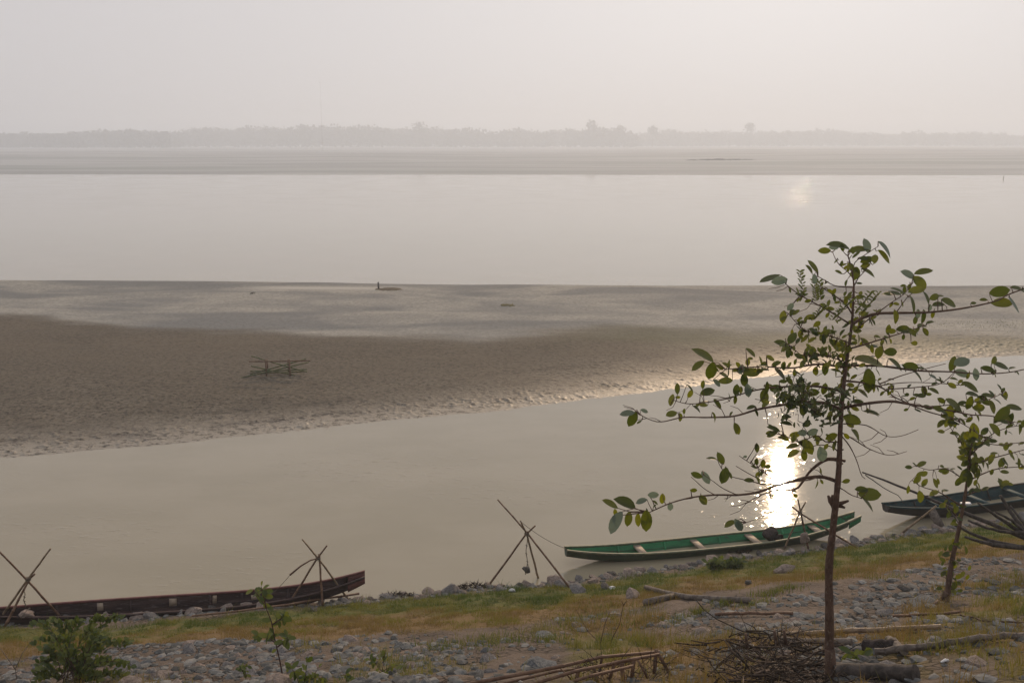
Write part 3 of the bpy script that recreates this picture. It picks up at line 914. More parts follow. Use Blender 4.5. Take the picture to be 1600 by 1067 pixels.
def sag(a, b, s, n=14):
    return [a.lerp(b, t) - Vector((0, 0, s * 4 * t * (1 - t))) for t in np.linspace(0, 1, n)]


rt, P_, gw_, zr_, zb_, ux_, uy_ = green
mb = MB(); mb.tube(sag(ap_mid + Vector((-.1, 0, .25)), P_(0.002, 0, zr_(0)), .06), .006, 5)
tag(mb.build('mooring_rope', M['rope']), 'thin mooring rope running from the tall tripod to the green boat', 'rope')
rt, P_, gw_, zr_, zb_, ux_, uy_ = brown
mb = MB(); mb.tube(sag(at_depth(453, 898, ap_small.y - .15), P_(0.75, 0, zr_(.75)), .03), .005, 5)
tag(mb.build('mooring_rope', M['rope']), 'thin rope from the bent stick of the small tripod to the brown boat', 'rope')

# pole and board by the teal boat
f = on_bank(1408, 834); t_ = at_depth(1463, 790, f.y - .2)
mb = MB(); cane_tube(mb, cane_pts(f, t_, 5), .03, .022); tag(mb.build('leaning_pole', M['bamboo']), 'grey pole leaning on the bow of the dark blue green boat', 'pole')
c = on_bank(1470, 824); mb = MB()
up = Vector((-.25, .1, .45)).normalized(); sd = Vector((.9, .2, .3)).normalized(); sd = (sd - up * sd.dot(up)).normalized()
mb.box(c + up * .22, sd * .10, up.cross(sd) * .018, up * .26); tag(mb.build('board', M['deadwood']), 'weathered board standing on the stones under the dark blue green boat', 'board')

# ------------------------------------------------------------------ ground canes and logs
def ground_pole(name, pxs, r0, r1, mat, label, cat, lift=0.0, cane=True, parent=None, jit=0.01):
    P = [on_bank(*q) + Vector((0, 0, max(r0, r1) * .8 + lift)) for q in pxs]
    pts = []
    for i in range(len(P) - 1):
        m_ = 5
        for k in range(m_): pts.append(P[i].lerp(P[i + 1], k / m_) + Vector((0, 0, random.uniform(-1, 1) * jit)))
    pts.append(P[-1])
    # never let the middle sink into the soil
    for q in pts: q.z = max(q.z, float(bank_z(q.x, q.y)) + r1 * .6)
    mb = MB()
    if cane: cane_tube(mb, pts, r0, r1)
    else: mb.tube(pts, [(r0 + (r1 - r0) * i / (len(pts) - 1)) * random.uniform(.9, 1.1) for i in range(len(pts))], 10)
    o = mb.build(name, M[mat], parent); o.data.set_sharp_from_angle(angle=math.radians(50))
    return tag(o, label, cat)


ground_pole('bamboo_pole', [(300, 968), (420, 954), (561, 932)], .018, .024, 'bamboo_brown', 'long thin bamboo pole lying across the grass below the brown boat', 'pole', .05)
ground_pole('bamboo_pole', [(1215, 1000), (1300, 995), (1470, 988)], .034, .03, 'bamboo', 'straw coloured bamboo pole lying behind the sapling trunk', 'pole', .04)
ground_pole('bamboo_pole', [(1366, 1029), (1450, 1020), (1530, 1008), (1625, 1000)], .036, .034, 'deadwood', 'long grey pole slanting over the soil at lower right', 'pole', .04)
ground_pole('bamboo_pole', [(1118, 965), (1170, 963), (1238, 963)], .026, .022, 'bamboo_brown', 'reddish brown bamboo cane lying above the brush pile', 'pole', .03)
ground_pole('bamboo_pole', [(1395, 966), (1440, 964), (1500, 960)], .02, .016, 'bamboo_brown', 'short brown cane lying left of the second sapling', 'pole', .02)
ground_pole('log', [(1222, 1009), (1270, 1011), (1330, 1010)], .06, .05, 'deadwood', 'pale log lying just behind the sapling trunk', 'log', 0, False)
ground_pole('log', [(1305, 1060), (1360, 1060), (1430, 1063)], .075, .08, 'old_branch', 'thick dark log lying beside the foot of the sapling', 'log', 0, False)
ground_pole('log', [(1388, 1008), (1400, 1018), (1412, 1026)], .05, .045, 'deadwood', 'short pale log end lying across the two poles', 'log', .02, False)
ground_pole('log', [(1350, 1017), (1385, 1018), (1402, 1017)], .07, .06, 'bundle', 'charred black log between the two bamboo poles', 'log', 0, False)
fl = empty('forked_branch', on_bank(1055, 945), 'fallen forked branch lying at the edge of the grass', 'branch')
for q, r0, r1 in ([[(1009, 921), (1040, 930), (1075, 937), (1120, 940), (1171, 942)], .045, .05], [[(1007, 946), (1030, 940), (1056, 934)], .06, .05]):
    P = [on_bank(*k) + Vector((0, 0, .05)) for k in q]
    mb = MB(); mb.tube(P, np.linspace(r0, r1, len(P)).tolist(), 9); mb.build('limb', M['deadwood'], fl)

# ------------------------------------------------------------------ stones
import bmesh


def stone_mesh(seed, flat):
    mb = MB(); rnd = random.Random(seed)
    blob(mb, (0, 0, 0), (1.0, rnd.uniform(.65, .95), 1.0), seed, flat, .45, sub=3 if seed < 40 else 2)
    return mb


stone_kinds = []
for i in range(14):
    for m in ('stone_pink', 'stone_grey', 'stone_blue', 'stone_dark'):
        mb = stone_mesh(100 + i, 0.42 + 0.028 * (i % 9))
        o = mb.build('stone', M[m], flat=True); me = o.data; bpy.data.objects.remove(o)
        # slightly rounded facets
        me.polygons.foreach_set('use_smooth', [True] * len(me.polygons)); me.set_sharp_from_angle(angle=math.radians(15))
        stone_kinds.append((m, me))
BYM = {m: [me for k, me in stone_kinds if k == m] for m in ('stone_pink', 'stone_grey', 'stone_blue', 'stone_dark')}


def put_stone(x, y, size, m, label, group, sink=0.25, tilt=.25):
    o = bpy.data.objects.new('stone', random.choice(BYM[m])); COL.objects.link(o)
    z = max(float(bank_z(x, y)), -.02)
    o.location = (x, y, z + size * .40 - size * sink * 1.2)
    n = Vector((0, -.32, 1)).normalized()
    q = n.to_track_quat('Z', 'Y') @ Quaternion((0, 0, 1), random.uniform(0, 6.28)) @ Quaternion((1, 0, 0), random.gauss(0, tilt))
    o.rotation_mode = 'QUATERNION'; o.rotation_quaternion = q
    s = size * random.uniform(.85, 1.15); o.scale = (s, s, s * random.uniform(.75, 1.1))
    return tag(o, label, 'stone', group)


placed = []


def free(x, y, r):
    for a, b, c in placed:
        if (a - x) ** 2 + (b - y) ** 2 < (0.72 * (r + c)) ** 2: return False
    placed.append((x, y, r)); return True


# named single stones
for (px, py, s, m, lab) in [(988, 934, .18, 'stone_pink', 'round pale stone alone at the upper edge of the stones beyond the bare seedling'),
                            (900, 926, .20, 'stone_grey', 'grey slab at the foot of the right pole of the tall tripod'),
                            (946, 920, .15, 'stone_dark', 'dark stone in the grass right of the tall tripod'),
                            (1227, 894, .24, 'stone_pink', 'pale rounded boulder at the top of the grass below the green boat'),
                            (1170, 912, .10, 'stone_dark', 'small dark stone in the amber grass'),
                            (492, 954, .14, 'stone_dark', 'dark hump of stone in the grass below the small tripod'),
                            (195, 1050, .24, 'stone_blue', 'large blue grey boulder behind the leafy shrub at lower left'),
                            (1414, 923, .15, 'stone_dark', 'dark rounded stone left of the second sapling')]:
    p = on_bank(px, py); free(p.x, p.y, s); put_stone(p.x, p.y, s, m, lab, 'boulders that stand out on the bank', .15)

# the row along the water
zones_w = [(-99, -3.0, 'pale stone in the row under the brown boat'), (-3.0, 1.0, 'pinkish stone in the waterline row around the tall tripod'),
           (1.0, 7.2, 'pale stone in the waterline row beside the green boat'), (7.2, 99, 'stone at the waterline below the dark blue green boat')]
cnt = 0
for _ in range(4000):
    if cnt >= 140: break
    x = random.uniform(-10.6, 12.6)
    e = float(bank_edge(x)); y = e - max(random.gauss(0.14, .18), -.02)
    s = random.choice([.09, .11, .13, .15, .18, .21])
    if abs(x) > 0.55 * y or not free(x, y, s): continue
    lab = [l for a, b, l in zones_w if a <= x < b][0]
    put_stone(x, y, s, random.choices(['stone_pink', 'stone_grey', 'stone_dark'], [5, 3, 1])[0], lab, 'stones in the row along the water', .2, .35)
    cnt += 1
NW = cnt
# slope stones
cnt = 0
for _ in range(20000):
    if cnt >= 145: break
    px = random.uniform(-20, 1620); py = random.uniform(875, 1085)
    p = on_bank(px, py)
    _, _, gb, wt = grass_masks(np.array([p.x]), np.array([p.y]))
    t = float(bank_edge(p.x) - p.y)
    if t < np.interp(p.x, *G1) + .0 or gb[0] > .3: continue
    dens = float(fbm(np.array([p.x * .5]), np.array([p.y * .5]), 88, 3)[0])
    if random.random() > smooth(.30, .55, dens) * (1 - .6 * wt[0]): continue
    s = random.choice([.11, .12, .13, .15, .17, .19, .23])
    if not free(p.x, p.y, s): continue
    if px < 560: lab = 'grey stone half buried in cracked mud on the left slope'
    elif px < 1060: lab = 'grey stone in the rubble behind the broken bamboo rack'
    elif px < 1300: lab = 'stone among green tufts above the brush pile'
    else: lab = 'stone in the rubble right of the sapling trunk'
    put_stone(p.x, p.y, s, random.choices(['stone_grey', 'stone_blue', 'stone_pink', 'stone_dark'], [5, 4, 5, 1])[0], lab, 'rubble stones on the slope', .50, .16)
    cnt += 1


def scatter_pebbles(n, name):
    base = []
    for sd in range(6):
        mb = MB(); blob(mb, (0, 0, 0), (1, .8, .6), 500 + sd, 1, .5, sub=1); base.append((np.array(mb.v), np.array(mb.f)))
    Vs = []; Fs = []; Ts = []; k = 0
    xs = RNG.uniform(-11, 13, n * 6); ys = RNG.uniform(6.5, 23.5, n * 6)
    _, _, gb, wt = grass_masks(xs, ys)
    e = bank_edge(xs) - ys
    dens = fbm(xs * .5, ys * .5, 88, 3)
    keep = (np.abs(xs) < .6 * ys) & (((gb < .25) & (e > np.interp(xs, *G1) - .2) & (RNG.random(len(xs)) < smooth(.3, .55, dens) * (1 - .6 * wt))) | ((e > -.15) & (e < .55) & (RNG.random(len(xs)) < .9)))
    xs = xs[keep][:n]; ys = ys[keep][:n]; zs = bank_z(xs, ys)
    for x, y, z in zip(xs, ys, zs):
        s = .03 + .10 * random.random() ** 2
        bv, bf = base[random.randrange(6)]
        a = random.uniform(0, 6.28); ca, sa = math.cos(a), math.sin(a)
        R = np.array([[ca, -sa, 0], [sa, ca, 0], [0, 0, 1]])
        Vs.append((bv @ R.T) * s * np.array([1, 1, .8]) + np.array([x, y, z + s * .02])); Fs.append(bf + k); k += len(bv); Ts.append(np.full(len(bv), random.random()))
    o = np_mesh(name, np.concatenate(Vs), np.concatenate(Fs), M['gravel'], {'tone': np.concatenate(Ts)}, smooth_=False)
    tag(o, kind='stuff')


scatter_pebbles(5000, 'gravel')

# ------------------------------------------------------------------ grass
def blades(name, xs, ys, h, w, tone, lean=0.5, mat='grass'):
    n = len(xs); zs = bank_z(xs, ys)
    a = RNG.uniform(0, 2 * np.pi, n)
    dirx, diry = np.cos(a), np.sin(a)
    sx, sy = -diry * w / 2, dirx * w / 2
    lx = dirx * h * lean * RNG.random(n); ly = diry * h * lean * RNG.random(n)
    B = np.stack([xs, ys, zs - .01], -1)
    v0 = B + np.stack([sx, sy, 0 * sx], -1); v1 = B - np.stack([sx, sy, 0 * sx], -1)
    Mi = B + np.stack([lx * .4, ly * .4, h * .6], -1)
    v2 = Mi - np.stack([sx, sy, 0 * sx], -1) * .7; v3 = Mi + np.stack([sx, sy, 0 * sx], -1) * .7
    tp = B + np.stack([lx, ly, h], -1)
    V = np.stack([v0, v1, v2, v3, v3, v2, tp, tp], 1)
    V[:, 7] += np.stack([sx, sy, 0 * sx], -1) * .15
    Fq = (np.arange(n)[:, None] * 8 + np.array([[0, 1, 2, 3]])); Fq2 = (np.arange(n)[:, None] * 8 + np.array([[4, 5, 6, 7]]))
    o = np_mesh(name, V.reshape(-1, 3), np.concatenate([Fq, Fq2]), M[mat], {'tone': np.repeat(tone, 8)})
    tag(o, kind='stuff')


n = 620000
xs = RNG.uniform(-11.5, 13.5, n); ys = RNG.uniform(6.5, 24, n)
ok = np.abs(xs) < .6 * ys
xs, ys = xs[ok], ys[ok]
g, am, gb, wt = grass_masks(xs, ys)
cl = fbm(xs * 4, ys * 4, 99, 3)
keep = RNG.random(len(xs)) < np.clip(gb * 1.0 + wt * .75 * smooth(.4, .6, cl), 0, 1)
xs, ys, am, gb, wt, cl = xs[keep], ys[keep], am[keep], gb[keep], wt[keep], cl[keep]
hh = np.where(gb > .5, .025 + .035 * RNG.random(len(xs)), .03 + .08 * RNG.random(len(xs))) * (0.3 + 1.9 * smooth(.3, .75, cl))
tone = np.clip(am * .75 + (RNG.random(len(xs)) - .5) * .35 + (fbm(xs * 1.5, ys * 1.5, 101, 3) - .5) * 1.3 + .1, 0, 1)
blades('grass', xs, ys, hh, np.full(len(xs), .007), tone, 1.3)
print('grass blades', len(xs))

# upright green tufts between the stones
tx = []; ty = []
for (px, py, k, rad) in [(1130, 945, 40, .10), (1090, 958, 36, .09), (1200, 930, 46, .16), (1180, 945, 40, .14), (1230, 920, 36, .15), (1075, 965, 22, .1), (985, 975, 30, .2), (790, 1003, 60, .3),
                         (760, 1000, 50, .25), (860, 1000, 40, .15), (700, 1010, 30, .2), (940, 950, 34, .2), (1290, 905, 30, .2), (1330, 895, 26, .2), (1390, 905, 30, .2), (1040, 975, 30, .2),
                         (920, 968, 34, .22), (680, 1015, 20, .15), (1370, 880, 30, .3), (1000, 955, 24, .2), (640, 1040, 20, .15), (880, 975, 22, .2)]:
    c = on_bank(px, py)
    for i in range(k * 5): tx.append(c.x + random.gauss(0, rad)); ty.append(c.y + random.gauss(0, rad))
tx, ty = np.array(tx), np.array(ty)
blades('grass_tufts', tx, ty, .04 + .10 * RNG.random(len(tx)), np.full(len(tx), .008), RNG.random(len(tx)) * .42, 1.1)
# tiny weeds at right on the sandbar
c = on_bar(1560, 508); N_ = 500
xs = c.x + RNG.normal(0, 2.6, N_); ys = c.y + RNG.normal(0, .8, N_)
_bz = bank_z; bank_z = bar_z
blades('sandbar_weeds', xs, ys, .03 + .06 * RNG.random(N_), np.full(N_, .016), RNG.random(N_) * .3, .8)
bank_z = _bz

# ------------------------------------------------------------------ leaves
CAMR = Vector((1, 0, 0)); CAMU = Vector((0, SP, CP)); CAMN = Vector((0, -CP, SP))


def add_leaf(mb, base, d, n, L, W, tone, curl=.18, fold=.15, rows=6):
    """ovate leaf: blade folded on the midrib and curling down at the tip"""
    d = d.normalized(); s = d.cross(n).normalized(); n = s.cross(d).normalized()
    vs = []; fs = []
    for i in range(rows + 1):
        t = i / rows
        w = W * .5 * (math.sin(math.pi * min(1, t ** 1.0 * .97 + .02)) ** .58) * (1.0 if t < .98 else .25)
        c = base + d * (L * t) - n * (curl * L * t * t)
        vs += [c - s * w + n * (fold * w), c, c + s * w + n * (fold * w)]
    for i in range(rows):
        a = i * 3
        fs += [(a, a + 1, a + 4, a + 3), (a + 1, a + 2, a + 5, a + 4)]
    mb.add(vs, fs, tone)


def img_leaf(mb, c, ang, L, ratio, tone, sway=.35):
    """leaf whose middle is c; ang = direction base->tip as seen from the path"""
    a = math.radians(ang)
    d = (CAMR * math.cos(a) + CAMU * math.sin(a) + CAMN * random.uniform(-sway, sway)).normalized()
    true_w = random.uniform(.52, .62)
    tau = math.acos(min(1, max(.15, ratio / true_w)))
    sgn = 1 if (d.cross(CAMN)).z < 0 else -1
    side = d.cross(CAMN).normalized() * (-sgn)
    n = CAMN * math.cos(tau) + side * math.sin(tau)
    if n.z < 0 and random.random() < .6: n = -n
    base = c - d * L * .5
    add_leaf(mb, base, d, n, L, L * true_w, tone, random.uniform(.0, .34), random.uniform(.05, .34))
    return base


def px_size(y):  # metres per photo pixel at that distance
    return y * 1.02 / F


TREE_Y = on_bank(1299, 1058).y


class Tree:
    def __init__(self, root, y0):
        self.root = root; self.y0 = y0; self.br = []

    def limb(self, pts, r0, r1, dy=0.0, name='branch', start_y=None, mat='bark', parent=None):
        """pts in photo pixels; depth runs from the trunk outwards by dy metres"""
        y0 = self.y0 if start_y is None else start_y
        n = len(pts); cum = [0.0]
        for i in range(1, n): cum.append(cum[-1] + math.dist(pts[i], pts[i - 1]))
        P = []; R = []
        m = max(6, int(cum[-1] / 7))
        for k in range(m + 1):
            t = cum[-1] * k / m
            i = min(max(j for j in range(n) if cum[j] <= t + 1e-9), n - 2)
            f_ = (t - cum[i]) / max(cum[i + 1] - cum[i], 1e-6)
            # catmull-rom for a smooth bough
            p0 = pts[max(i - 1, 0)]; p1 = pts[i]; p2 = pts[i + 1]; p3 = pts[min(i + 2, n - 1)]
            q = [0.5 * ((2 * p1[a]) + (-p0[a] + p2[a]) * f_ + (2 * p0[a] - 5 * p1[a] + 4 * p2[a] - p3[a]) * f_ ** 2 + (-p0[a] + 3 * p1[a] - 3 * p2[a] + p3[a]) * f_ ** 3) for a in (0, 1)]
            s = k / m
            yy = y0 + dy * s + .03 * math.sin(s * 9 + len(self.br))
            P.append((q[0], q[1], at_depth(q[0], q[1], yy)))
            R.append(max((r0 + (r1 - r0) * s ** .8), .45) * px_size(yy) * random.uniform(.93, 1.07))
        mb = MB(); mb.tube([p[2] for p in P], R, 8 if r0 > 2.5 else 6)
        self.br.append({'pts': P, 'mb': mb, 'name': name, 'mat': mat, 'leaves': MB(), 'twigs': MB(), 'nl': 0})
        return self.br[-1]

    def near(self, px, py):
        best = None
        for b in self.br:
            for q in b['pts']:
                d_ = (q[0] - px) ** 2 + (q[1] - py) ** 2
                if best is None or d_ < best[0]: best = (d_, b, q)
        return best

    def leaf(self, px, py, L, ang, ratio=.5, tone=.3):
        a = math.radians(ang)
        bx, by = px - math.cos(a) * L / 2, py + math.sin(a) * L / 2
        d_, b, q = self.near(bx, by)
        y = q[2].y + random.uniform(-.12, .12)
        c = at_depth(px, py, y)
        base = img_leaf(b['leaves'], c, ang, L * px_size(y), ratio, tone)
        mid = q[2].lerp(base, .55) + Vector((0, random.uniform(-.02, .02), random.uniform(-.02, .03)))
        b['mb'].tube([q[2], mid, base], [.0048, .0036, .0026], 4, cap=False)
        b['nl'] += 1

    def twig_leaves(self, b, n, Lpx, spread, tone=(0, .6), start=.25, big=1.0):
        """side twigs with leaves along one bough"""
        P = b['pts']
        for _ in range(n):
            k = int(len(P) * random.uniform(start, .999)); q = P[k]
            L = Lpx * random.uniform(.6, 1.25)
            ang = random.uniform(0, 360); r = random.uniform(.3, 1) * spread
            px, py = q[0] + math.cos(math.radians(ang)) * r, q[1] - math.sin(math.radians(ang)) * r * .8
            self.leaf(px, py, L, ang + random.uniform(-45, 45), random.uniform(.2, .6), random.uniform(*tone))

    def finish(self, leafmat):
        for b in self.br:
            o = b['mb'].build(b['name'], M[b['mat']], self.root)
            if b['nl']:
                b['leaves'].build('foliage', M[leafmat], o)


tb = on_bank(1299, 1058)
root = empty('sapling', tb, 'young tree with large oval leaves and a bare slim trunk in the right foreground', 'tree')
T = Tree(root, tb.y)
trunk = T.limb([(1300, 1075), (1298, 1050), (1296, 1010), (1296, 957), (1295, 900), (1297, 864), (1300, 840), (1303, 812), (1306, 784), (1310, 743), (1312, 702), (1313.5, 660), (1317, 615), (1322, 571), (1327.5, 534), (1331.5, 500), (1333, 472), (1334, 444), (1330, 418), (1325, 400)],
               9.2, 1.0, -.1, 'trunk')
trunk['mb'].tube([at_depth(1299, 1075, tb.y - .0), at_depth(1298.5, 1050, tb.y - .01), at_depth(1297, 1015, tb.y - .02)], [.068, .056, .045], 10)
# old stubs low on the trunk
for a in ([(1304, 790), (1297, 782), (1294, 774)], [(1304, 792), (1300, 780), (1301, 773)], [(1306, 790), (1314, 786), (1326, 782)], [(1306, 788), (1312, 790), (1320, 793)]):
    trunk['mb'].tube([at_depth(x, y, tb.y - .03 + .0 * i) for i, (x, y) in enumerate(a)], [.03, .02, .01], 6)
for (x, y, s) in ((1315, 724, 8), (1316, 702, 7), (1313, 735, 6), (1314, 718, -8)):
    trunk['mb'].tube([at_depth(x - 6 * (1 if s > 0 else -1), y + 2, tb.y - .03), at_depth(x + s * .3, y, tb.y - .05)], [.014, .006], 5)
B1 = T.limb([(1333, 506), (1349, 496), (1371, 490), (1399, 489), (1450, 488), (1503, 482), (1554, 471), (1574, 461), (1603, 450)], 2.6, .9, .5)
B2 = T.limb([(1332, 492), (1321, 475), (1304, 462), (1284, 449)], 1.6, .7, -.3)
B3 = T.limb([(1326, 505), (1292, 484), (1250, 461), (1228, 444)], 1.6, .7, .4)
B4 = T.limb([(1334, 449), (1306, 447), (1287, 437), (1278, 432)], 1.2, .6, -.2)
B4b = T.limb([(1333, 435), (1325, 425), (1309, 411), (1301, 394)], 1.0, .5, .15)
B4c = T.limb([(1335, 446), (1342, 433), (1350, 425), (1363, 406)], 1.0, .5, -.15)
B4d = T.limb([(1332, 425), (1336, 410), (1352, 398), (1372, 385)], .9, .5, .1)
B5 = T.limb([(1320, 574), (1278, 569), (1236, 575), (1188, 573), (1134, 577)], 2.2, .7, .5)
B6 = T.limb([(1314, 640), (1290, 630), (1255, 628), (1214, 634), (1182, 640), (1147, 650), (1106, 652), (1067, 652), (1029, 659), (1000, 648)], 2.8, .6, -.6)
B7 = T.limb([(1317, 612), (1280, 604), (1230, 604), (1189, 608), (1157, 616), (1131, 624), (1080, 631), (1052, 625)], 2.2, .6, .3)
B8 = T.limb([(1308, 752), (1286, 745), (1261, 746), (1241, 751), (1212, 759), (1183, 769), (1152, 773), (1117, 773), (1080, 777), (1047, 786), (1015, 800)], 3.2, .8, -.7)
B9 = T.limb([(1308, 718), (1294, 717), (1280, 724), (1265, 737), (1255, 751), (1243, 764), (1215, 765), (1187, 774), (1166, 786)], 3.2, .6, .3)
B9b = T.limb([(1230, 755), (1200, 757), (1162, 749), (1140, 743), (1127, 731), (1121, 718)], 1.4, .5, -.2, start_y=tb.y - .3)
B9c = T.limb([(1220, 757), (1190, 735), (1170, 722), (1155, 712)], 1.0, .5, .2, start_y=tb.y - .3)
B9d = T.limb([(1215, 760), (1180, 745), (1150, 728), (1160, 740)][:3], 1.0, .5, -.4, start_y=tb.y - .35)
B10 = T.limb([(1240, 765), (1220, 788), (1195, 805), (1166, 816)], 1.0, .5, -.3, start_y=tb.y + .1)
B10b = T.limb([(1117, 773), (1100, 763), (1088, 752), (1080, 745)], .9, .5, .1, start_y=tb.y - .5)
B10c = T.limb([(1152, 773), (1130, 763), (1112, 750), (1100, 742)], .9, .5, -.1, start_y=tb.y - .5)
B11 = T.limb([(1322, 571), (1377, 572), (1433, 579), (1489, 581), (1531, 584), (1574, 582), (1605, 576)], 2.2, .9, .5)
B12 = T.limb([(1318, 637), (1349, 631), (1391, 627), (1419, 631), (1461, 638), (1489, 642), (1517, 648), (1550, 650), (1580, 660)], 2.8, .7, -.5)
B12b = T.limb([(1419, 631), (1450, 643), (1490, 655), (1520, 672), (1545, 690)], 1.5, .5, -.3, start_y=tb.y - .25)
B12c = T.limb([(1440, 636), (1490, 632), (1540, 625), (1571, 612)], 1.2, .5, .2, start_y=tb.y - .25)
B13 = T.limb([(1322, 595), (1349, 598), (1371, 603), (1385, 610), (1399, 621), (1430, 634)], 2.0, .8, .2)
B13b = T.limb([(1374, 600), (1405, 588), (1439, 578), (1478, 568)], 1.2, .5, .3)
B13c = T.limb([(1385, 608), (1433, 605), (1470, 599), (1492, 580)], 1.2, .5, -.2)
B13d = T.limb([(1371, 603), (1410, 598), (1450, 598), (1505, 602)], 1.0, .5, .4)
B14 = T.limb([(1318, 662), (1345, 663), (1360, 667), (1384, 681), (1408, 681), (1435, 671)], 1.2, .4, -.4)
B15 = T.limb([(1316, 676), (1335, 687), (1360, 702), (1390, 711), (1417, 705)], 1.2, .4, .3)
B16 = T.limb([(1314, 680), (1327, 696), (1338, 718), (1346, 742), (1352, 748)], 1.2, .6, -.2)
B17 = T.limb([(1308, 760), (1318, 765), (1330, 773), (1345, 778)], 1.2, .6, -.2)
B19 = T.limb([(1327, 545), (1345, 540), (1377, 530), (1413, 519), (1447, 508)], 1.6, .6, -.3)
B20 = T.limb([(1336, 515), (1360, 497), (1394, 472), (1412, 460), (1424, 445)], 1.3, .5, .3)
B20b = T.limb([(1400, 489), (1412, 472), (1420, 462), (1432, 455)], 1.0, .5, .1)
B21 = T.limb([(1327, 536), (1300, 526), (1262, 518), (1245, 505), (1232, 490)], 1.1, .5, .2)
B22 = T.limb([(1322, 566), (1290, 556), (1255, 555), (1240, 545), (1228, 535)], 1.2, .5, -.4)
B23 = T.limb([(1311, 690), (1290, 690), (1275, 680), (1250, 690), (1225, 680)], 1.4, .5, -.3)
B23b = T.limb([(1309, 705), (1300, 698), (1280, 695), (1262, 700)], 1.3, .5, .2)

LEAF8 = """385 113 60 180 .65 .35|465 82 110 160 .35 .3|440 93 45 180 .6 1|575 103 95 175 .35 .3|625 85 70 100 .6 1|725 105 105 -42 .35 1|720 145 90 -40 .4 .4|620 165 62 200 .85 .2|665 155 55 80 .55 .4|560 240 65 260 .8 .3|630 230 75 -25 .35 .3
325 200 80 125 .4 .3|305 215 55 120 .4 .2|330 270 48 -90 .8 1|80 268 105 200 .25 .2|135 280 75 190 .6 1|935 225 85 20 .35 .3|850 245 78 150 .5 1|915 290 82 -50 .6 .3|900 328 75 180 .5 .5|760 342 85 160 .35 .2|800 335 85 150 .25 .3|735 355 40 170 .4 .2
880 410 90 -70 .35 .2|905 465 48 -90 .7 1|940 480 72 -80 .5 .1|955 370 65 -60 .4 .2|1000 370 60 20 .6 .3|1030 365 40 10 .3 .3|1020 412 70 180 .35 .2|1080 400 90 -15 .45 .2|970 430 35 -90 .6 1|890 500 40 -100 .5 .2
1360 340 95 10 .6 .1|1375 400 90 170 .55 .3|1440 415 100 -50 .35 1|1470 325 90 -5 .3 .3|195 425 45 -130 .8 1|155 480 65 -105 .45 .5|205 598 65 60 .55 .2|155 632 85 145 .4 .3|185 680 55 -100 .8 .1|85 708 45 -20 .5 .5|215 655 25 -90 .7 .4
300 650 45 120 .5 .5|375 675 55 90 .75 .2|335 690 50 0 .4 .3|310 480 55 175 .5 .4|375 415 35 0 .6 .4|415 437 45 0 .5 .4|580 370 45 10 .5 .3|345 520 50 30 .6 .4|325 550 50 0 .4 .2|385 580 70 60 .5 .3|455 640 90 -35 .5 .4|520 660 50 -20 .6 .3
615 625 70 -45 .45 .3|660 645 55 10 .3 1|690 675 70 75 .5 .4|755 675 75 0 .65 .2|640 715 150 0 .3 .6|785 735 85 -30 .35 .3|865 755 75 170 .6 .2|905 800 80 -35 .25 .2|925 768 45 0 .3 .2|635 835 120 -85 .72 .2|885 627 40 0 .75 .6|740 550 50 80 .7 .4
785 480 70 -70 .5 .6|820 545 60 10 .6 .3|870 565 60 -40 .5 .3|930 528 60 10 .35 .4|760 560 45 0 .6 .4|680 590 40 0 .4 .4|1100 740 78 70 .7 .2|1150 730 92 20 .5 1|1150 793 72 160 .55 1|1228 800 62 100 .75 1|1295 770 70 -10 .45 .2|1330 720 50 50 .6 .2
1370 750 80 -10 .4 .2|1330 795 45 -40 .3 .3|1110 825 45 0 .3 .3|1095 862 45 -30 .7 .4|1200 862 90 -20 .4 .3|1030 833 45 -10 .3 .3|990 810 40 -20 .4 1|940 890 50 100 .7 .3|965 910 30 0 .8 .2|995 890 55 -20 .4 .3|900 915 40 0 .4 .4|925 918 45 10 .5 .3|845 912 30 0 .8 .1
1035 945 45 150 .8 .3|1110 970 110 -30 .4 .2|1190 960 75 -95 .6 .3|1245 985 65 0 .8 .4|1295 913 60 0 .35 .3|1215 910 80 0 .3 .2|1265 930 50 -10 .5 .3|1320 980 75 -60 .5 .4|1375 1020 110 40 .6 .2|1440 982 85 0 .35 .3|1080 1020 90 -100 .4 .4
650 1010 80 -5 .25 .3|625 1000 30 80 .6 .4|540 1050 90 -20 .6 .3|530 860 50 0 .5 .5|555 885 45 60 .4 .5|600 905 70 -30 .35 .3|570 950 60 10 .35 .3|575 970 35 0 .4 .3|50 925 75 -90 .7 .2|120 880 65 10 .7 .1|195 880 40 -80 .8 .1|160 925 60 -100 .5 .2|205 970 80 0 .6 .1
145 795 75 -35 .35 .3|20 780 45 0 .6 .4|390 770 60 -90 .6 .1|385 880 60 80 .6 .2|265 1000 70 -70 .6 .1|320 900 70 0 .7 .0"""
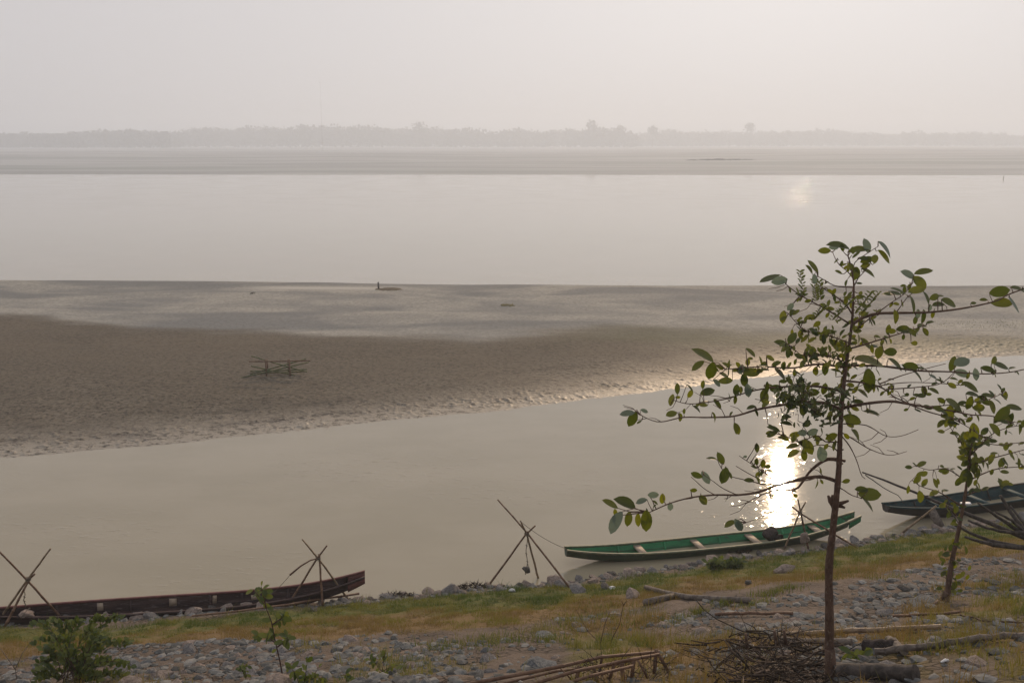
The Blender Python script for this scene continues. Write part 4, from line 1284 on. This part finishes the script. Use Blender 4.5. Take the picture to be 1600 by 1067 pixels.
LEAF7 = """125 893 65 180 .4 1|152 925 72 -115 .65 .2|210 885 35 -20 .5 1|342 900 55 195 .5 .3|388 917 45 -70 .5 .4|660 970 52 -70 .5 .4|555 915 50 -60 .3 .4|372 775 50 90 .4 .3|342 830 55 80 .4 .4|375 818 25 0 .7 .5|498 755 40 85 .4 .3|520 790 68 20 .5 .1|435 800 40 60 .6 .6
435 770 40 -40 .25 .2|498 605 108 140 .35 .3|470 660 65 210 .4 .3|537 690 82 -100 .6 .2|582 670 40 -20 .5 .4|565 748 45 -40 .5 1|605 710 55 -20 .35 .4|610 735 60 180 .5 .2|730 600 55 -45 .4 .4|730 628 25 0 .5 .5|828 625 40 -30 .5 .5|685 680 45 70 .8 1|735 695 70 170 .55 .2
775 690 30 30 .6 .5|700 735 60 -80 .6 .2|718 785 62 -80 .75 1|660 780 50 80 .8 .2|655 830 40 -90 .5 .2|570 850 55 -50 .4 .3|470 875 50 -30 .3 .3|880 700 65 -35 .35 .3|890 740 35 0 .5 .2|805 800 110 -90 .35 .1|855 770 50 0 .8 .1|890 820 55 -80 .6 .1|905 945 50 0 .3 .2
845 970 60 150 .35 .2|830 995 50 0 .5 .4|898 1015 40 -60 .8 .5|945 1000 40 0 .7 .5|760 1055 25 -90 .8 .3|1010 945 50 30 .6 .2"""
LEAF4 = """305 50 80 140 .3 .6|380 45 102 145 .4 .1|325 98 32 100 .7 .5|325 145 112 -125 .4 1|390 130 68 -100 .75 .2|437 135 62 -95 .4 .6|480 140 98 -90 .55 .3|455 42 55 200 .4 1|515 10 50 0 .6 1|560 30 52 -90 .6 .5|525 48 35 -30 .3 .3|600 70 46 -80 .7 1|765 35 55 -60 .7 .5|895 152 52 210 .3 .3|940 160 62 -60 .8 1"""
LEAF6 = """345 145 88 -65 .55 .4|497 288 66 90 .55 .2|225 370 88 115 .65 .2|155 370 70 0 .2 .3|250 500 115 -110 .6 .2|295 490 60 -50 .4 .3|40 495 82 160 .8 .2|110 515 98 -60 .7 1|20 610 52 0 .7 .3|90 685 78 -50 .6 .4|410 355 32 0 .7 1|495 395 52 -95 .5 .3|545 410 62 -90 .7 .3|580 430 48 0 .9 .3|440 535 70 0 .4 .3|505 530 55 -60 .4 .3
625 138 92 -30 .25 .2|610 182 78 200 .45 .3|710 215 66 -30 .8 .5|725 105 85 -5 .25 .3|790 190 72 200 .6 .6|845 175 82 0 .55 1|920 170 82 20 .6 1|765 270 88 180 .35 .5|890 280 112 -60 .6 .3|770 330 92 200 .4 .6|855 345 84 -80 .75 .3|990 340 122 -70 .7 1|1065 205 92 200 .8 .3|1260 195 118 -40 .4 .3|1230 70 82 -20 .5 .3|1390 25 78 -15 .3 .3
980 465 50 -80 .4 .4|955 570 62 -90 .35 .2|990 545 36 -60 .8 .3|1175 540 62 10 .8 .2|1290 605 88 175 .45 .3|1355 640 155 0 .55 .2|1345 715 122 -45 .25 .2|790 650 40 -30 .7 .5|290 865 82 200 .3 .3|365 880 92 -60 .8 1"""
for txt, ox, oy, s in ((LEAF8, 1180, 360, 3.557), (LEAF7, 940, 360, 3.138), (LEAF4, 860, 770, 3.2), (LEAF6, 1080, 640, 4.85)):
    for it in txt.replace('\n', '|').split('|'):
        a, b, L, an, rt_, tn = map(float, it.split())
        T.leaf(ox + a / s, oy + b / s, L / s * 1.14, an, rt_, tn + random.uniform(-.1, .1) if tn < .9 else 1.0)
# smaller leaves crowding the middle of the crown
for b, n_, L, sp, ss in ((B3, 16, 11, 16, .0), (B2, 12, 10, 16, 0), (B21, 44, 12, 20, .0), (B22, 44, 13, 18, 0), (B5, 34, 14, 16, 0), (B19, 14, 12, 13, .1), (B20, 16, 10, 14, 0), (B7, 16, 13, 16, .0),
                         (B6, 10, 13, 14, 0), (B13, 14, 10, 15, 0), (B13c, 9, 9, 12, 0), (B13d, 8, 9, 12, .0), (B11, 8, 12, 14, .0), (B12b, 18, 16, 16, .3), (B12, 12, 16, 15, .5), (B12c, 14, 14, 14, .4),
                         (B23, 14, 14, 12, 0), (B8, 6, 9, 14, .3), (B9, 8, 9, 12, .4), (B9c, 8, 9, 10, .2), (B1, 6, 10, 12, .05)):
    T.twig_leaves(b, n_, L, sp, (0.0, .6), ss)
T.twig_leaves(trunk, 90, 13, 26, (.1, .6), .58)
# bare thin twigs
for b, n_ in ((B6, 9), (B7, 8), (B8, 10), (B9, 8), (B12, 8), (B13, 8), (B5, 6), (B15, 4), (B14, 4), (B3, 6), (B11, 6)):
    for _ in range(n_):
        q = random.choice(b['pts'][3:]); s = random.choice((-1, 1)); l = random.uniform(14, 34)
        a = random.uniform(.2, 1.2)
        y = q[2].y
        b['mb'].tube([q[2], at_depth(q[0] - l * .5 * math.cos(a), q[1] - s * l * .5 * math.sin(a), y + random.uniform(-.1, .1)), at_depth(q[0] - l * math.cos(a * .7), q[1] - s * l * math.sin(a * .7), y + random.uniform(-.2, .2))], [.0035, .0028, .0018], 4)
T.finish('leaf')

# creeper of small dark leaves in the left half of the crown
cv = at_depth(1265, 628, tb.y - .25)
root = empty('creeper', cv, 'dark creeper with small leaves tangled in the crown left of the sapling trunk', 'creeper')
mbl = MB(); mbs = MB()
for k in range(34):
    x0, y0 = (random.uniform(1225, 1314), random.uniform(584, 655)) if k % 3 else (random.uniform(1195, 1300), random.uniform(588, 640))
    x, y = x0, y0; yy = tb.y - .2 + random.uniform(-.25, .2); pts = [at_depth(x, y, yy)]
    for j in range(4):
        x += random.uniform(-12, 12); y += random.uniform(-3, 11); yy += random.uniform(-.04, .04)
        q = at_depth(x, y, yy); pts.append(q)
        for _ in range(2):
            c = q + Vector((random.uniform(-.05, .05), random.uniform(-.04, .04), random.uniform(-.04, .03)))
            if x < 1195 or y > 672: continue
            img_leaf(mbl, c, random.uniform(180, 360), random.uniform(7, 12) * px_size(yy), random.uniform(.2, .5), random.uniform(0, .6))
    mbs = MB(); mbs.tube(pts, .003, 4); mbs.build('stem', M['twig'], root)
mbl.build('foliage', M['vine_leaf'], root)

# wispy small leaved climber near the top
root = empty('climber', at_depth(1265, 470, tb.y + .3), 'wispy climber with tiny pale leaves on upright shoots at the top of the sapling', 'climber')
mbl = MB(); mbs = MB()
for (x0, y0, x1, y1) in ((1256, 462, 1250, 425), (1275, 470, 1272, 440), (1282, 468, 1281, 440), (1335, 490, 1360, 458), (1345, 490, 1373, 458), (1300, 500, 1330, 470), (1270, 500, 1290, 478)):
    pts = []
    yy = tb.y + random.uniform(-.2, .3)
    for t in np.linspace(0, 1, 9):
        x, y = x0 + (x1 - x0) * t + random.uniform(-1, 1), y0 + (y1 - y0) * t
        q = at_depth(x, y, yy); pts.append(q)
        for s in (-1, 1):
            img_leaf(mbl, at_depth(x + s * 3, y - 2, yy), 90 - s * 45, random.uniform(5, 9) * px_size(yy), .4, random.uniform(.2, .7))
    mbs = MB(); mbs.tube(pts, .0022, 4); mbs.build('stem', M['twig'], root)
mbl.build('foliage', M['shrub_leaf'], root)

# ------------------------------------------------------------------ second sapling
tb2 = on_bank(1478, 940)
root = empty('sapling', tb2, 'second smaller sapling with drooping leaves in front of the dark blue green boat', 'tree')
T2 = Tree(root, tb2.y)
t2 = T2.limb([(1477, 945), (1479, 937), (1483, 905), (1487, 879), (1496, 837), (1504, 796), (1511, 752), (1516, 707), (1521, 680)], 5.5, 1.2, -.1, 'trunk')
S = [T2.limb([(1510, 752), (1480, 733), (1452, 734), (1432, 728)], 1.3, .5, .4), T2.limb([(1513, 728), (1550, 716), (1602, 702)], 1.4, .6, -.5),
     T2.limb([(1510, 752), (1555, 733), (1602, 729)], 1.4, .6, .3), T2.limb([(1504, 792), (1470, 770), (1440, 760), (1425, 750)], 1.4, .5, -.4),
     T2.limb([(1508, 774), (1550, 761), (1602, 755)], 1.3, .5, .2), T2.limb([(1515, 708), (1532, 692), (1560, 695), (1602, 690)], 1.2, .5, .4),
     T2.limb([(1516, 705), (1500, 690), (1485, 668)], 1.1, .5, -.3), T2.limb([(1516, 712), (1548, 680), (1575, 668), (1600, 664)], 1.1, .5, -.4),
     T2.limb([(1500, 815), (1490, 800), (1478, 790)], 1., .5, -.2)]
LEAF2 = """570 615 40 0 .5 .3|600 735 50 -120 .5 .4|640 745 35 90 .7 .4|570 780 42 0 .5 .4|640 790 50 0 .4 .3|740 785 102 -85 .62 .4|685 845 52 -90 .8 .5|855 768 85 -40 .5 .3|790 940 82 -45 .5 .3|740 960 92 -90 .5 .2|690 1010 84 -110 .5 .2|720 1030 92 -80 .5 .1|760 1000 84 -60 .5 .2|660 1040 60 -120 .5 .2|810 815 30 0 .7 .3|885 850 45 0 .4 .5|930 895 50 -60 .5 .4|975 945 60 -70 .5 .2|885 940 60 60 .6 .2|900 990 50 0 .4 .3|985 770 70 -60 .5 .2|460 1000 45 20 .6 .3|440 1030 50 60 .6 .3|575 960 30 0 .5 .3|540 1050 60 -60 .5 .4|880 1050 60 -70 .5 .2|700 940 70 30 .6 .2|760 930 50 150 .6 .3|690 800 50 80 .6 .3|815 965 60 -50 .4 .3"""
for it in LEAF2.split('|'):
    a, b, L, an, rt_, tn = map(float, it.split())
    T2.leaf(1300 + a / 3.333, 440 + b / 3.333, L / 3.333, an, rt_, tn)
for (x, y, L, an, r_) in ((1419, 765, 14, -90, .5), (1438, 776, 20, -80, .6), (1434, 748, 16, 60, .6), (1444, 740, 14, 20, .6), (1466, 752, 12, -60, .5)):
    T2.leaf(x, y, L, an, r_, .4)
for b in S: T2.twig_leaves(b, 9, 13, 13, (0, .6), .1)
T2.twig_leaves(t2, 22, 15, 16, (0, .5), .78)
# leafy shoots round the foot
P = t2['pts']
for _ in range(46):
    q = random.choice(P[len(P) // 12: len(P) * 2 // 5]); x, y = q[0] + random.gauss(0, 10), q[1] + random.uniform(-10, 12)
    T2.leaf(x, y, random.uniform(7, 14), random.uniform(0, 360), random.uniform(.3, .6), random.uniform(0, .6))
# flared foot
t2['mb'].tube([at_depth(1478, 925, tb2.y - .02), on_bank(1468, 940), on_bank(1452, 948)], [.04, .035, .015], 7)
T2.finish('leaf')

# ------------------------------------------------------------------ dead grey branches at right
yd = on_bank(1540, 905).y
root = empty('dead_branch', on_bank(1592, 880), 'tangle of bare grey fallen branches reaching in from the right edge', 'branch')
dead = [([(1347, 738), (1387, 752), (1442, 774), (1473, 788), (1511, 803), (1560, 822), (1625, 850)], 1.2, 4.2, .8),
        ([(1528, 786), (1560, 808), (1590, 828), (1625, 848)], 1.6, 4.2, -.2), ([(1513, 813), (1540, 824), (1570, 831), (1600, 832), (1630, 838)], 1.8, 3.6, -.4),
        ([(1492, 820), (1520, 834), (1546, 844), (1580, 852), (1630, 862)], 1.8, 4.5, -.1), ([(1508, 839), (1530, 845), (1552, 851), (1600, 855), (1635, 858)], 2.0, 5.2, -.5),
        ([(1563, 774), (1578, 798), (1594, 820), (1620, 850)], 2.4, 4.2, .3), ([(1578, 790), (1598, 815), (1612, 835)], 1.8, 3.0, .4), ([(1352, 742), (1378, 760), (1405, 775), (1412, 786)], .9, .5, .7),
        ([(1473, 788), (1490, 805), (1500, 822)], 1.2, .8, .3), ([(1442, 774), (1470, 776), (1500, 786)], 1.0, .6, .4), ([(1556, 800), (1580, 812), (1610, 840)], 1.6, 3., -.3)]
for pts, r0, r1, dy in dead:
    n = 14; xs_ = [p[0] for p in pts]; ys_ = [p[1] for p in pts]
    P = []; R = []
    for i in range(n + 1):
        t = i / n * (len(pts) - 1); k = min(int(t), len(pts) - 2); f_ = t - k
        yy = yd + .2 + dy * (1 - i / n)
        P.append(at_depth(xs_[k] + (xs_[k + 1] - xs_[k]) * f_, ys_[k] + (ys_[k + 1] - ys_[k]) * f_ + random.uniform(-.6, .6), yy)); R.append((r0 + (r1 - r0) * i / n) * px_size(yy))
    mb = MB(); mb.tube(P, R, 7); mb.build('limb', M['old_branch'], root)

# ------------------------------------------------------------------ small plants
def plant(name, px, py, label, cat, stems, leafmat, L, nleaf, tone=(0, .6), stem_r=.006, group=None, y=None, stem_mat='twig', top_only=False, droop=0.0):
    """stems: pixel polylines starting at the foot; leaves along them"""
    b = on_bank(px, py)
    root = empty(name, b, label, cat, group)
    mbl = MB(); ms = MB()
    for st in stems:
        yy = b.y if y is None else y
        pts = []
        dy = random.uniform(-.25, .25)
        for i in range(len(st) - 1):
            for k in range(5):
                t = k / 5; s = (i + t) / (len(st) - 1)
                pts.append((st[i][0] + (st[i + 1][0] - st[i][0]) * t, st[i][1] + (st[i + 1][1] - st[i][1]) * t, yy + dy * s))
        pts.append((*st[-1], yy + dy))
        P = [at_depth(*q) for q in pts]
        ms = MB(); ms.tube(P, np.linspace(stem_r, stem_r * .35, len(P)).tolist(), 5); ms.build('stem', M[stem_mat], root)
        for _ in range(nleaf):
            k = int(len(pts) * (random.uniform(.75, 1) if top_only else random.uniform(.2, 1))); k = min(k, len(pts) - 1)
            q = pts[k]; an = random.uniform(0, 360)
            Lp = L * random.uniform(.6, 1.3)
            c = at_depth(q[0] + math.cos(math.radians(an)) * Lp * .55, q[1] - math.sin(math.radians(an)) * Lp * .5 + droop, q[2] + random.uniform(-.06, .06))
            img_leaf(mbl, c, an, Lp * px_size(q[2]), random.uniform(.25, .6), random.uniform(*tone))
    if mbl.v: mbl.build('foliage', M[leafmat], root)
    return root


# leafy shrub at lower left: arching sprays of small paired leaflets
b = on_bank(120, 1066)
root = empty('shrub', b, 'dark green leafy shrub with drooping sprays at the lower left', 'shrub')
mbl = MB(); ms = MB()
for k in range(32):
    x0, y0 = 112 + random.uniform(-25, 30), 1064 + random.uniform(-4, 6)
    x1, y1 = random.uniform(50, 212), random.uniform(948, 1056)
    yy = b.y + random.uniform(-.35, .35); pts = []
    for i in range(13):
        t = i / 12
        x = x0 + (x1 - x0) * t; y = y0 + (y1 - y0) * (1 - (1 - t) ** 1.8) + 18 * max(0, t - .6) ** 1.2 * 2
        pts.append((x, y))
        if i > 3:
            for s in (-1, 1):
                for _ in range(2):
                    an = (0 if x1 > x0 else 180) + s * 55 + random.uniform(-30, 30) - 25 * (1 if x1 > x0 else -1)
                    c = at_depth(x + s * random.uniform(1, 5), y + random.uniform(-4, 5), yy + random.uniform(-.06, .06))
                    img_leaf(mbl, c, an, random.uniform(8, 13) * px_size(yy), random.uniform(.2, .5), random.uniform(0, .6))
    ms = MB(); ms.tube([at_depth(x, y, yy) for x, y in pts], np.linspace(.006, .002, 13).tolist(), 5); ms.build('stem', M['twig'], root)
mbl.build('foliage', M['shrub_leaf'], root)
plant('shrub', 12, 1062, 'thin leafless shrub with two pale forked stems at the left edge', 'shrub', [[(27, 1067), (24, 1045), (35, 1020), (50, 1000)], [(24, 1045), (12, 1028), (0, 1012)]], 'leaf', 5, 0, stem_r=.008, stem_mat='deadwood')

plant('young_plant', 441, 1066, 'slender young plant with pale green leaves at its tip and along its stem', 'plant',
      [[(444, 1070), (438, 1035), (430, 1000), (424, 970), (414, 945), (402, 928), (395, 920)], [(416, 950), (412, 930), (408, 915)], [(426, 975), (440, 965), (446, 962)], [(432, 1005), (415, 992), (402, 992)], [(434, 1010), (446, 1000), (449, 995)]],
      'bright_leaf', 13, 15, (.1, .7), .010)
plant('young_plant', 480, 1066, 'low bright green plant right of the slender young plant', 'plant',
      [[(468, 1072), (462, 1050), (452, 1042)], [(475, 1072), (478, 1050), (480, 1035)], [(485, 1072), (492, 1052), (498, 1042)], [(470, 1074), (485, 1060), (505, 1058)]], 'bright_leaf', 13, 12, (0, .55), .006)
plant('seedling', 384, 1062, 'tiny green seedling left of the slender young plant', 'plant', [[(384, 1066), (384, 1050), (386, 1037)], [(384, 1056), (378, 1046), (376, 1042)]], 'shrub_leaf', 8, 12, (0, .5), .004)
plant('seedling', 598, 1052, 'reddish and green seedling among the stones in the lower left centre', 'plant', [[(596, 1066), (598, 1045), (600, 1025)], [(598, 1050), (586, 1035), (578, 1030)], [(598, 1048), (615, 1038), (630, 1040)]], 'shrub_leaf', 10, 12, (0, 1.0), .005)
plant('seedling', 541, 1064, 'small bright green seedling at the bottom edge between two plants', 'plant', [[(541, 1072), (541, 1060), (540, 1052)]], 'bright_leaf', 11, 12, (0, .5), .004)
plant('seedling', 1340, 1030, 'bright green weed growing beside the foot of the sapling', 'plant', [[(1345, 1036), (1338, 1025), (1325, 1018)], [(1345, 1036), (1350, 1022), (1352, 1014)], [(1345, 1036), (1360, 1028), (1370, 1020)], [(1345, 1038), (1335, 1032), (1322, 1030)]], 'bright_leaf', 16, 9, (0, .5), .005)
plant('bush', 1135, 888, 'low dark green bush at the waterline below the green boat', 'bush', [[(1120 + 4 * k, 889), (1112 + 6 * k, 882), (1104 + 8 * k + random.uniform(-3, 3), 876 + random.uniform(-3, 3))] for k in range(8)], 'shrub_leaf', 8, 34, (0, .5), .005)
plant('bare_seedling', 945, 1010, 'bare dark twiggy seedling standing among the stones behind the broken bamboo rack', 'seedling',
      [[(945, 1024), (938, 1005), (918, 985), (900, 952)], [(938, 1005), (945, 975), (953, 955)], [(952, 1020), (955, 1000), (968, 975), (974, 945), (971, 938)], [(974, 945), (980, 938)]], 'leaf', 5, 0, stem_r=.007)
plant('seedling', 1000, 905, 'small dark dock like weed stem rising from the grass near the tall tripod', 'plant', [[(820, 958), (820, 950), (821, 945)]], 'shrub_leaf', 4, 3, (0, .3), .004)

# weeds on waterline stones
for k, (px, py, lab) in enumerate([(740, 918, 'dry brown weed clump on the waterline stones left of the tall tripod'), (622, 932, 'dry brown weed clump on the waterline right of the brown boat'), (1152, 862, 'dark driftwood clump among the stones beside the green boat')]):
    heap('weed_clump', px, py, 150, .35, .12, .12, M['brush'], lab, 'weeds', .10)

# ------------------------------------------------------------------ brush pile, broken rack, twigs, litter
b = on_bank(1205, 1050)
root = empty('brush_pile', b, 'heap of dry brown twigs left of the sapling foot', 'brush')
mb = MB()
for k in range(600):
    px = 1205 + random.gauss(0, 60); py = random.uniform(1008, 1092)
    hgt = max(0, 1 - ((px - 1195) / 115) ** 2)
    q = on_bank(px, max(py, 1012)) + Vector((0, 0, random.uniform(0.0, .24) * hgt))
    a = random.uniform(0, 6.28); d_ = Vector((math.cos(a), math.sin(a) * .7, random.uniform(-.4, .5))).normalized()
    L = random.uniform(.10, .40)
    m_ = q + d_ * L * .5 + Vector((random.uniform(-.04, .04), random.uniform(-.04, .04), random.uniform(-.03, .04)))
    mb.tube([q, m_, q + d_ * L], (lambda w_: [w_, w_ * .75, w_ * .4])(random.choice([.003, .004, .005, .006, .009, .013])), 4, tone=random.random() ** 1.6)
o = mb.build('brushwood', M['brush'], root); o['kind'] = 'stuff'
for st in ([(1205, 1000), (1200, 990), (1161, 986), (1120, 967), (1100, 952), (1087, 936)], [(1165, 985), (1190, 985), (1206, 992)], [(1120, 1040), (1150, 1015), (1170, 1002)], [(1090, 1067), (1130, 1035), (1160, 1010)], [(1242, 1035), (1243, 1010), (1240, 990)]):
    mb = MB(); mb.tube([at_depth(x, y, b.y + .25) for x, y in st], np.linspace(.009, .004, len(st)).tolist(), 6); mb.build('long_twig', M['brush'], root)
for (x, y) in ((1165, 990), (1210, 985), (1225, 984)):
    mb = MB(); mb.tube([at_depth(x + 3, y + 22, b.y + .3), at_depth(x, y, b.y + .3)], [.02, .014], 7); mb.build('stub', M['bark'], root)

yr = on_bank(950, 1060).y
root = empty('broken_rack', on_bank(930, 1066), 'collapsed brown bamboo rack with slats at the bottom centre', 'rack')
for (st, y0, y1, r_) in (([(735, 1068), (880, 1040), (940, 1026), (1030, 1018)], -.2, .15, .016), ([(820, 1072), (900, 1048), (985, 1030), (1030, 1022)], -.5, -.1, .015), ([(760, 1074), (870, 1048), (960, 1038), (1015, 1024)], .0, .25, .012),
                         ([(850, 1078), (925, 1055), (990, 1040)], -.6, -.4, .014)):
    n = len(st)
    mb = MB(); cane_tube(mb, [at_depth(x, y, yr + y0 + (y1 - y0) * i / (n - 1)) for i, (x, y) in enumerate(st)], r_ * 1.3, r_ * 1.1); mb.build('rail', M['bamboo_brown'], root)
for (x0, y0, x1, y1, dy) in ((1029, 1018, 1036, 1058, .1), (1022, 1020, 1020, 1050, .15), (985, 1030, 990, 1075, -.1), (955, 1036, 952, 1080, 0), (970, 1032, 975, 1080, -.2), (930, 1040, 940, 1080, -.2), (905, 1045, 903, 1085, -.1), (878, 1040, 880, 1060, 0), (1000, 1028, 1012, 1075, 0.05), (942, 1028, 946, 1050, .1)):
    mb = MB(); a = at_depth(x0, y0, yr + dy); c = at_depth(x1, y1, yr + dy - .05); sd = Vector((.012, 0, 0)) * random.uniform(.7, 1.8); a += Vector((random.uniform(-.05, .05), 0, random.uniform(-.04, .05))); c += Vector((random.uniform(-.10, .10), random.uniform(-.05, .05), 0))
    mb.box((a + c) / 2, sd, Vector((0, .004, 0)), (c - a) / 2); mb.build('slat', M['bamboo_brown'], root)
mb = MB()
for k in range(150):
    px, py = random.uniform(900, 1045), random.uniform(1035, 1085); q = at_depth(px, py, yr + random.uniform(-.3, .2))
    d_ = Vector((random.gauss(0, 1), random.gauss(0, .5), random.uniform(-.3, 1.2))).normalized() * random.uniform(.1, .3)
    mb.tube([q, q + d_ * .5 + Vector((random.uniform(-.02, .02), 0, 0)), q + d_], [.004, .003, .002], 4, tone=random.random())
o = mb.build('brushwood', M['brush'], root); o['kind'] = 'stuff'

for (px, py, s, m, lab) in [(801, 924, .05, 'litter', 'crumpled white litter in the grass below the tall tripod'), (957, 920, .045, 'litter', 'white scrap beside the dark stone in the grass'),
                            (1476, 1034, .026, 'litter', 'white paper scrap on the soil at lower right'), (1466, 1017, .03, 'rust', 'rusty red scrap beside the grey pole at lower right')]:
    p = on_bank(px, py); mb = MB(); blob(mb, p + Vector((0, 0, s * .5)), (s * 1.4, s, s * .8), px, 1, .9, sub=3)
    tag(mb.build('litter', M[m]), lab, 'litter')

# loose dry sticks on the slope (thin, countable)
for k, (pts, r_, lab) in enumerate([([(1100, 1000), (1130, 1005), (1180, 1002)], .008, 'thin dry stick on the amber grass left of the brush pile'),
                                    ([(1030, 1050), (1050, 1035), (1070, 1016)], .008, 'thin dark stick leaning right of the broken rack'),
                                    ([(1500, 965), (1540, 975), (1600, 978)], .012, 'dry stick lying right of the second sapling')]):
    ground_pole('stick', pts, r_, r_ * .7, 'twig', lab, 'stick', .03, False)

# ------------------------------------------------------------------ haze
N = NT('haze'); pv = N.n('ShaderNodeVolumePrincipled')
pv.inputs['Color'].default_value = (0.80, 0.885, 1.0, 1); pv.inputs['Density'].default_value = 0.00118; pv.inputs['Anisotropy'].default_value = 0.35
N.t.links.new(pv.outputs[0], N.out.inputs['Volume'])
mb = MB(); mb.box((0, 950, 27), Vector((2100, 0, 0)), Vector((0, 1050, 0)), Vector((0, 0, 30)))
hz = mb.build('haze', N.m, flat=True); tag(hz, kind='stuff')

# ------------------------------------------------------------------ light, sky, camera
sun_dir = Vector((math.sin(SUN_AZ) * math.cos(SUN_EL), math.cos(SUN_AZ) * math.cos(SUN_EL), math.sin(SUN_EL)))
L = bpy.data.lights.new('sun', 'SUN'); L.energy = 2.1; L.angle = math.radians(0.53); L.color = (1.0, 0.72, 0.46)
lo = bpy.data.objects.new('sun', L); COL.objects.link(lo); lo.rotation_euler = (-sun_dir).to_track_quat('-Z', 'Y').to_euler()

w = bpy.data.worlds.new('World'); sc.world = w; w.use_nodes = True
nt = w.node_tree; nt.nodes.clear()
sky = nt.nodes.new('ShaderNodeTexSky'); sky.sky_type = 'NISHITA'; sky.sun_disc = False
sky.sun_elevation = SUN_EL; sky.sun_rotation = SUN_AZ; sky.air_density = 1.0; sky.dust_density = 6.0; sky.ozone_density = 1.0
gm = nt.nodes.new('ShaderNodeGamma'); gm.inputs['Gamma'].default_value = 0.3      # thick overcast haze evens the sky out
sc_ = nt.nodes.new('ShaderNodeVectorMath'); sc_.operation = 'SCALE'; sc_.inputs['Scale'].default_value = 2.65
nt.links.new(sky.outputs[0], gm.inputs['Color']); nt.links.new(gm.outputs[0], sc_.inputs[0])
hs = nt.nodes.new('ShaderNodeHueSaturation'); hs.inputs['Saturation'].default_value = 0.5
mixn = nt.nodes.new('ShaderNodeMix'); mixn.data_type = 'RGBA'; mixn.inputs[0].default_value = 0.60
mixn.inputs[7].default_value = (5.95, 5.68, 5.98, 1)
bg = nt.nodes.new('ShaderNodeBackground'); bg.inputs['Strength'].default_value = 0.10
out = nt.nodes.new('ShaderNodeOutputWorld')
nt.links.new(sc_.outputs[0], hs.inputs['Color']); nt.links.new(hs.outputs[0], mixn.inputs[6]); nt.links.new(mixn.outputs[2], bg.inputs['Color']); nt.links.new(bg.outputs[0], out.inputs['Surface'])

cam = bpy.data.cameras.new('camera'); cam.sensor_width = 36; cam.lens = F / 1600 * 36; cam.clip_end = 5000; cam.clip_start = 0.05
co = bpy.data.objects.new('camera', cam); COL.objects.link(co); co.location = (0, 0, H); co.rotation_euler = (math.pi / 2 - PITCH, 0, 0)
sc.camera = co
sc.view_settings.view_transform = 'Standard'; sc.view_settings.look = 'None'; sc.view_settings.exposure = 0.25; sc.view_settings.gamma = 1.0
sc.cycles.use_denoising = True
sc.cycles.max_bounces = 8; sc.cycles.volume_bounces = 1; sc.cycles.sample_clamp_indirect = 4.0
sc.cycles.caustics_reflective = False; sc.cycles.caustics_refractive = False
sc.cycles.transparent_max_bounces = 16
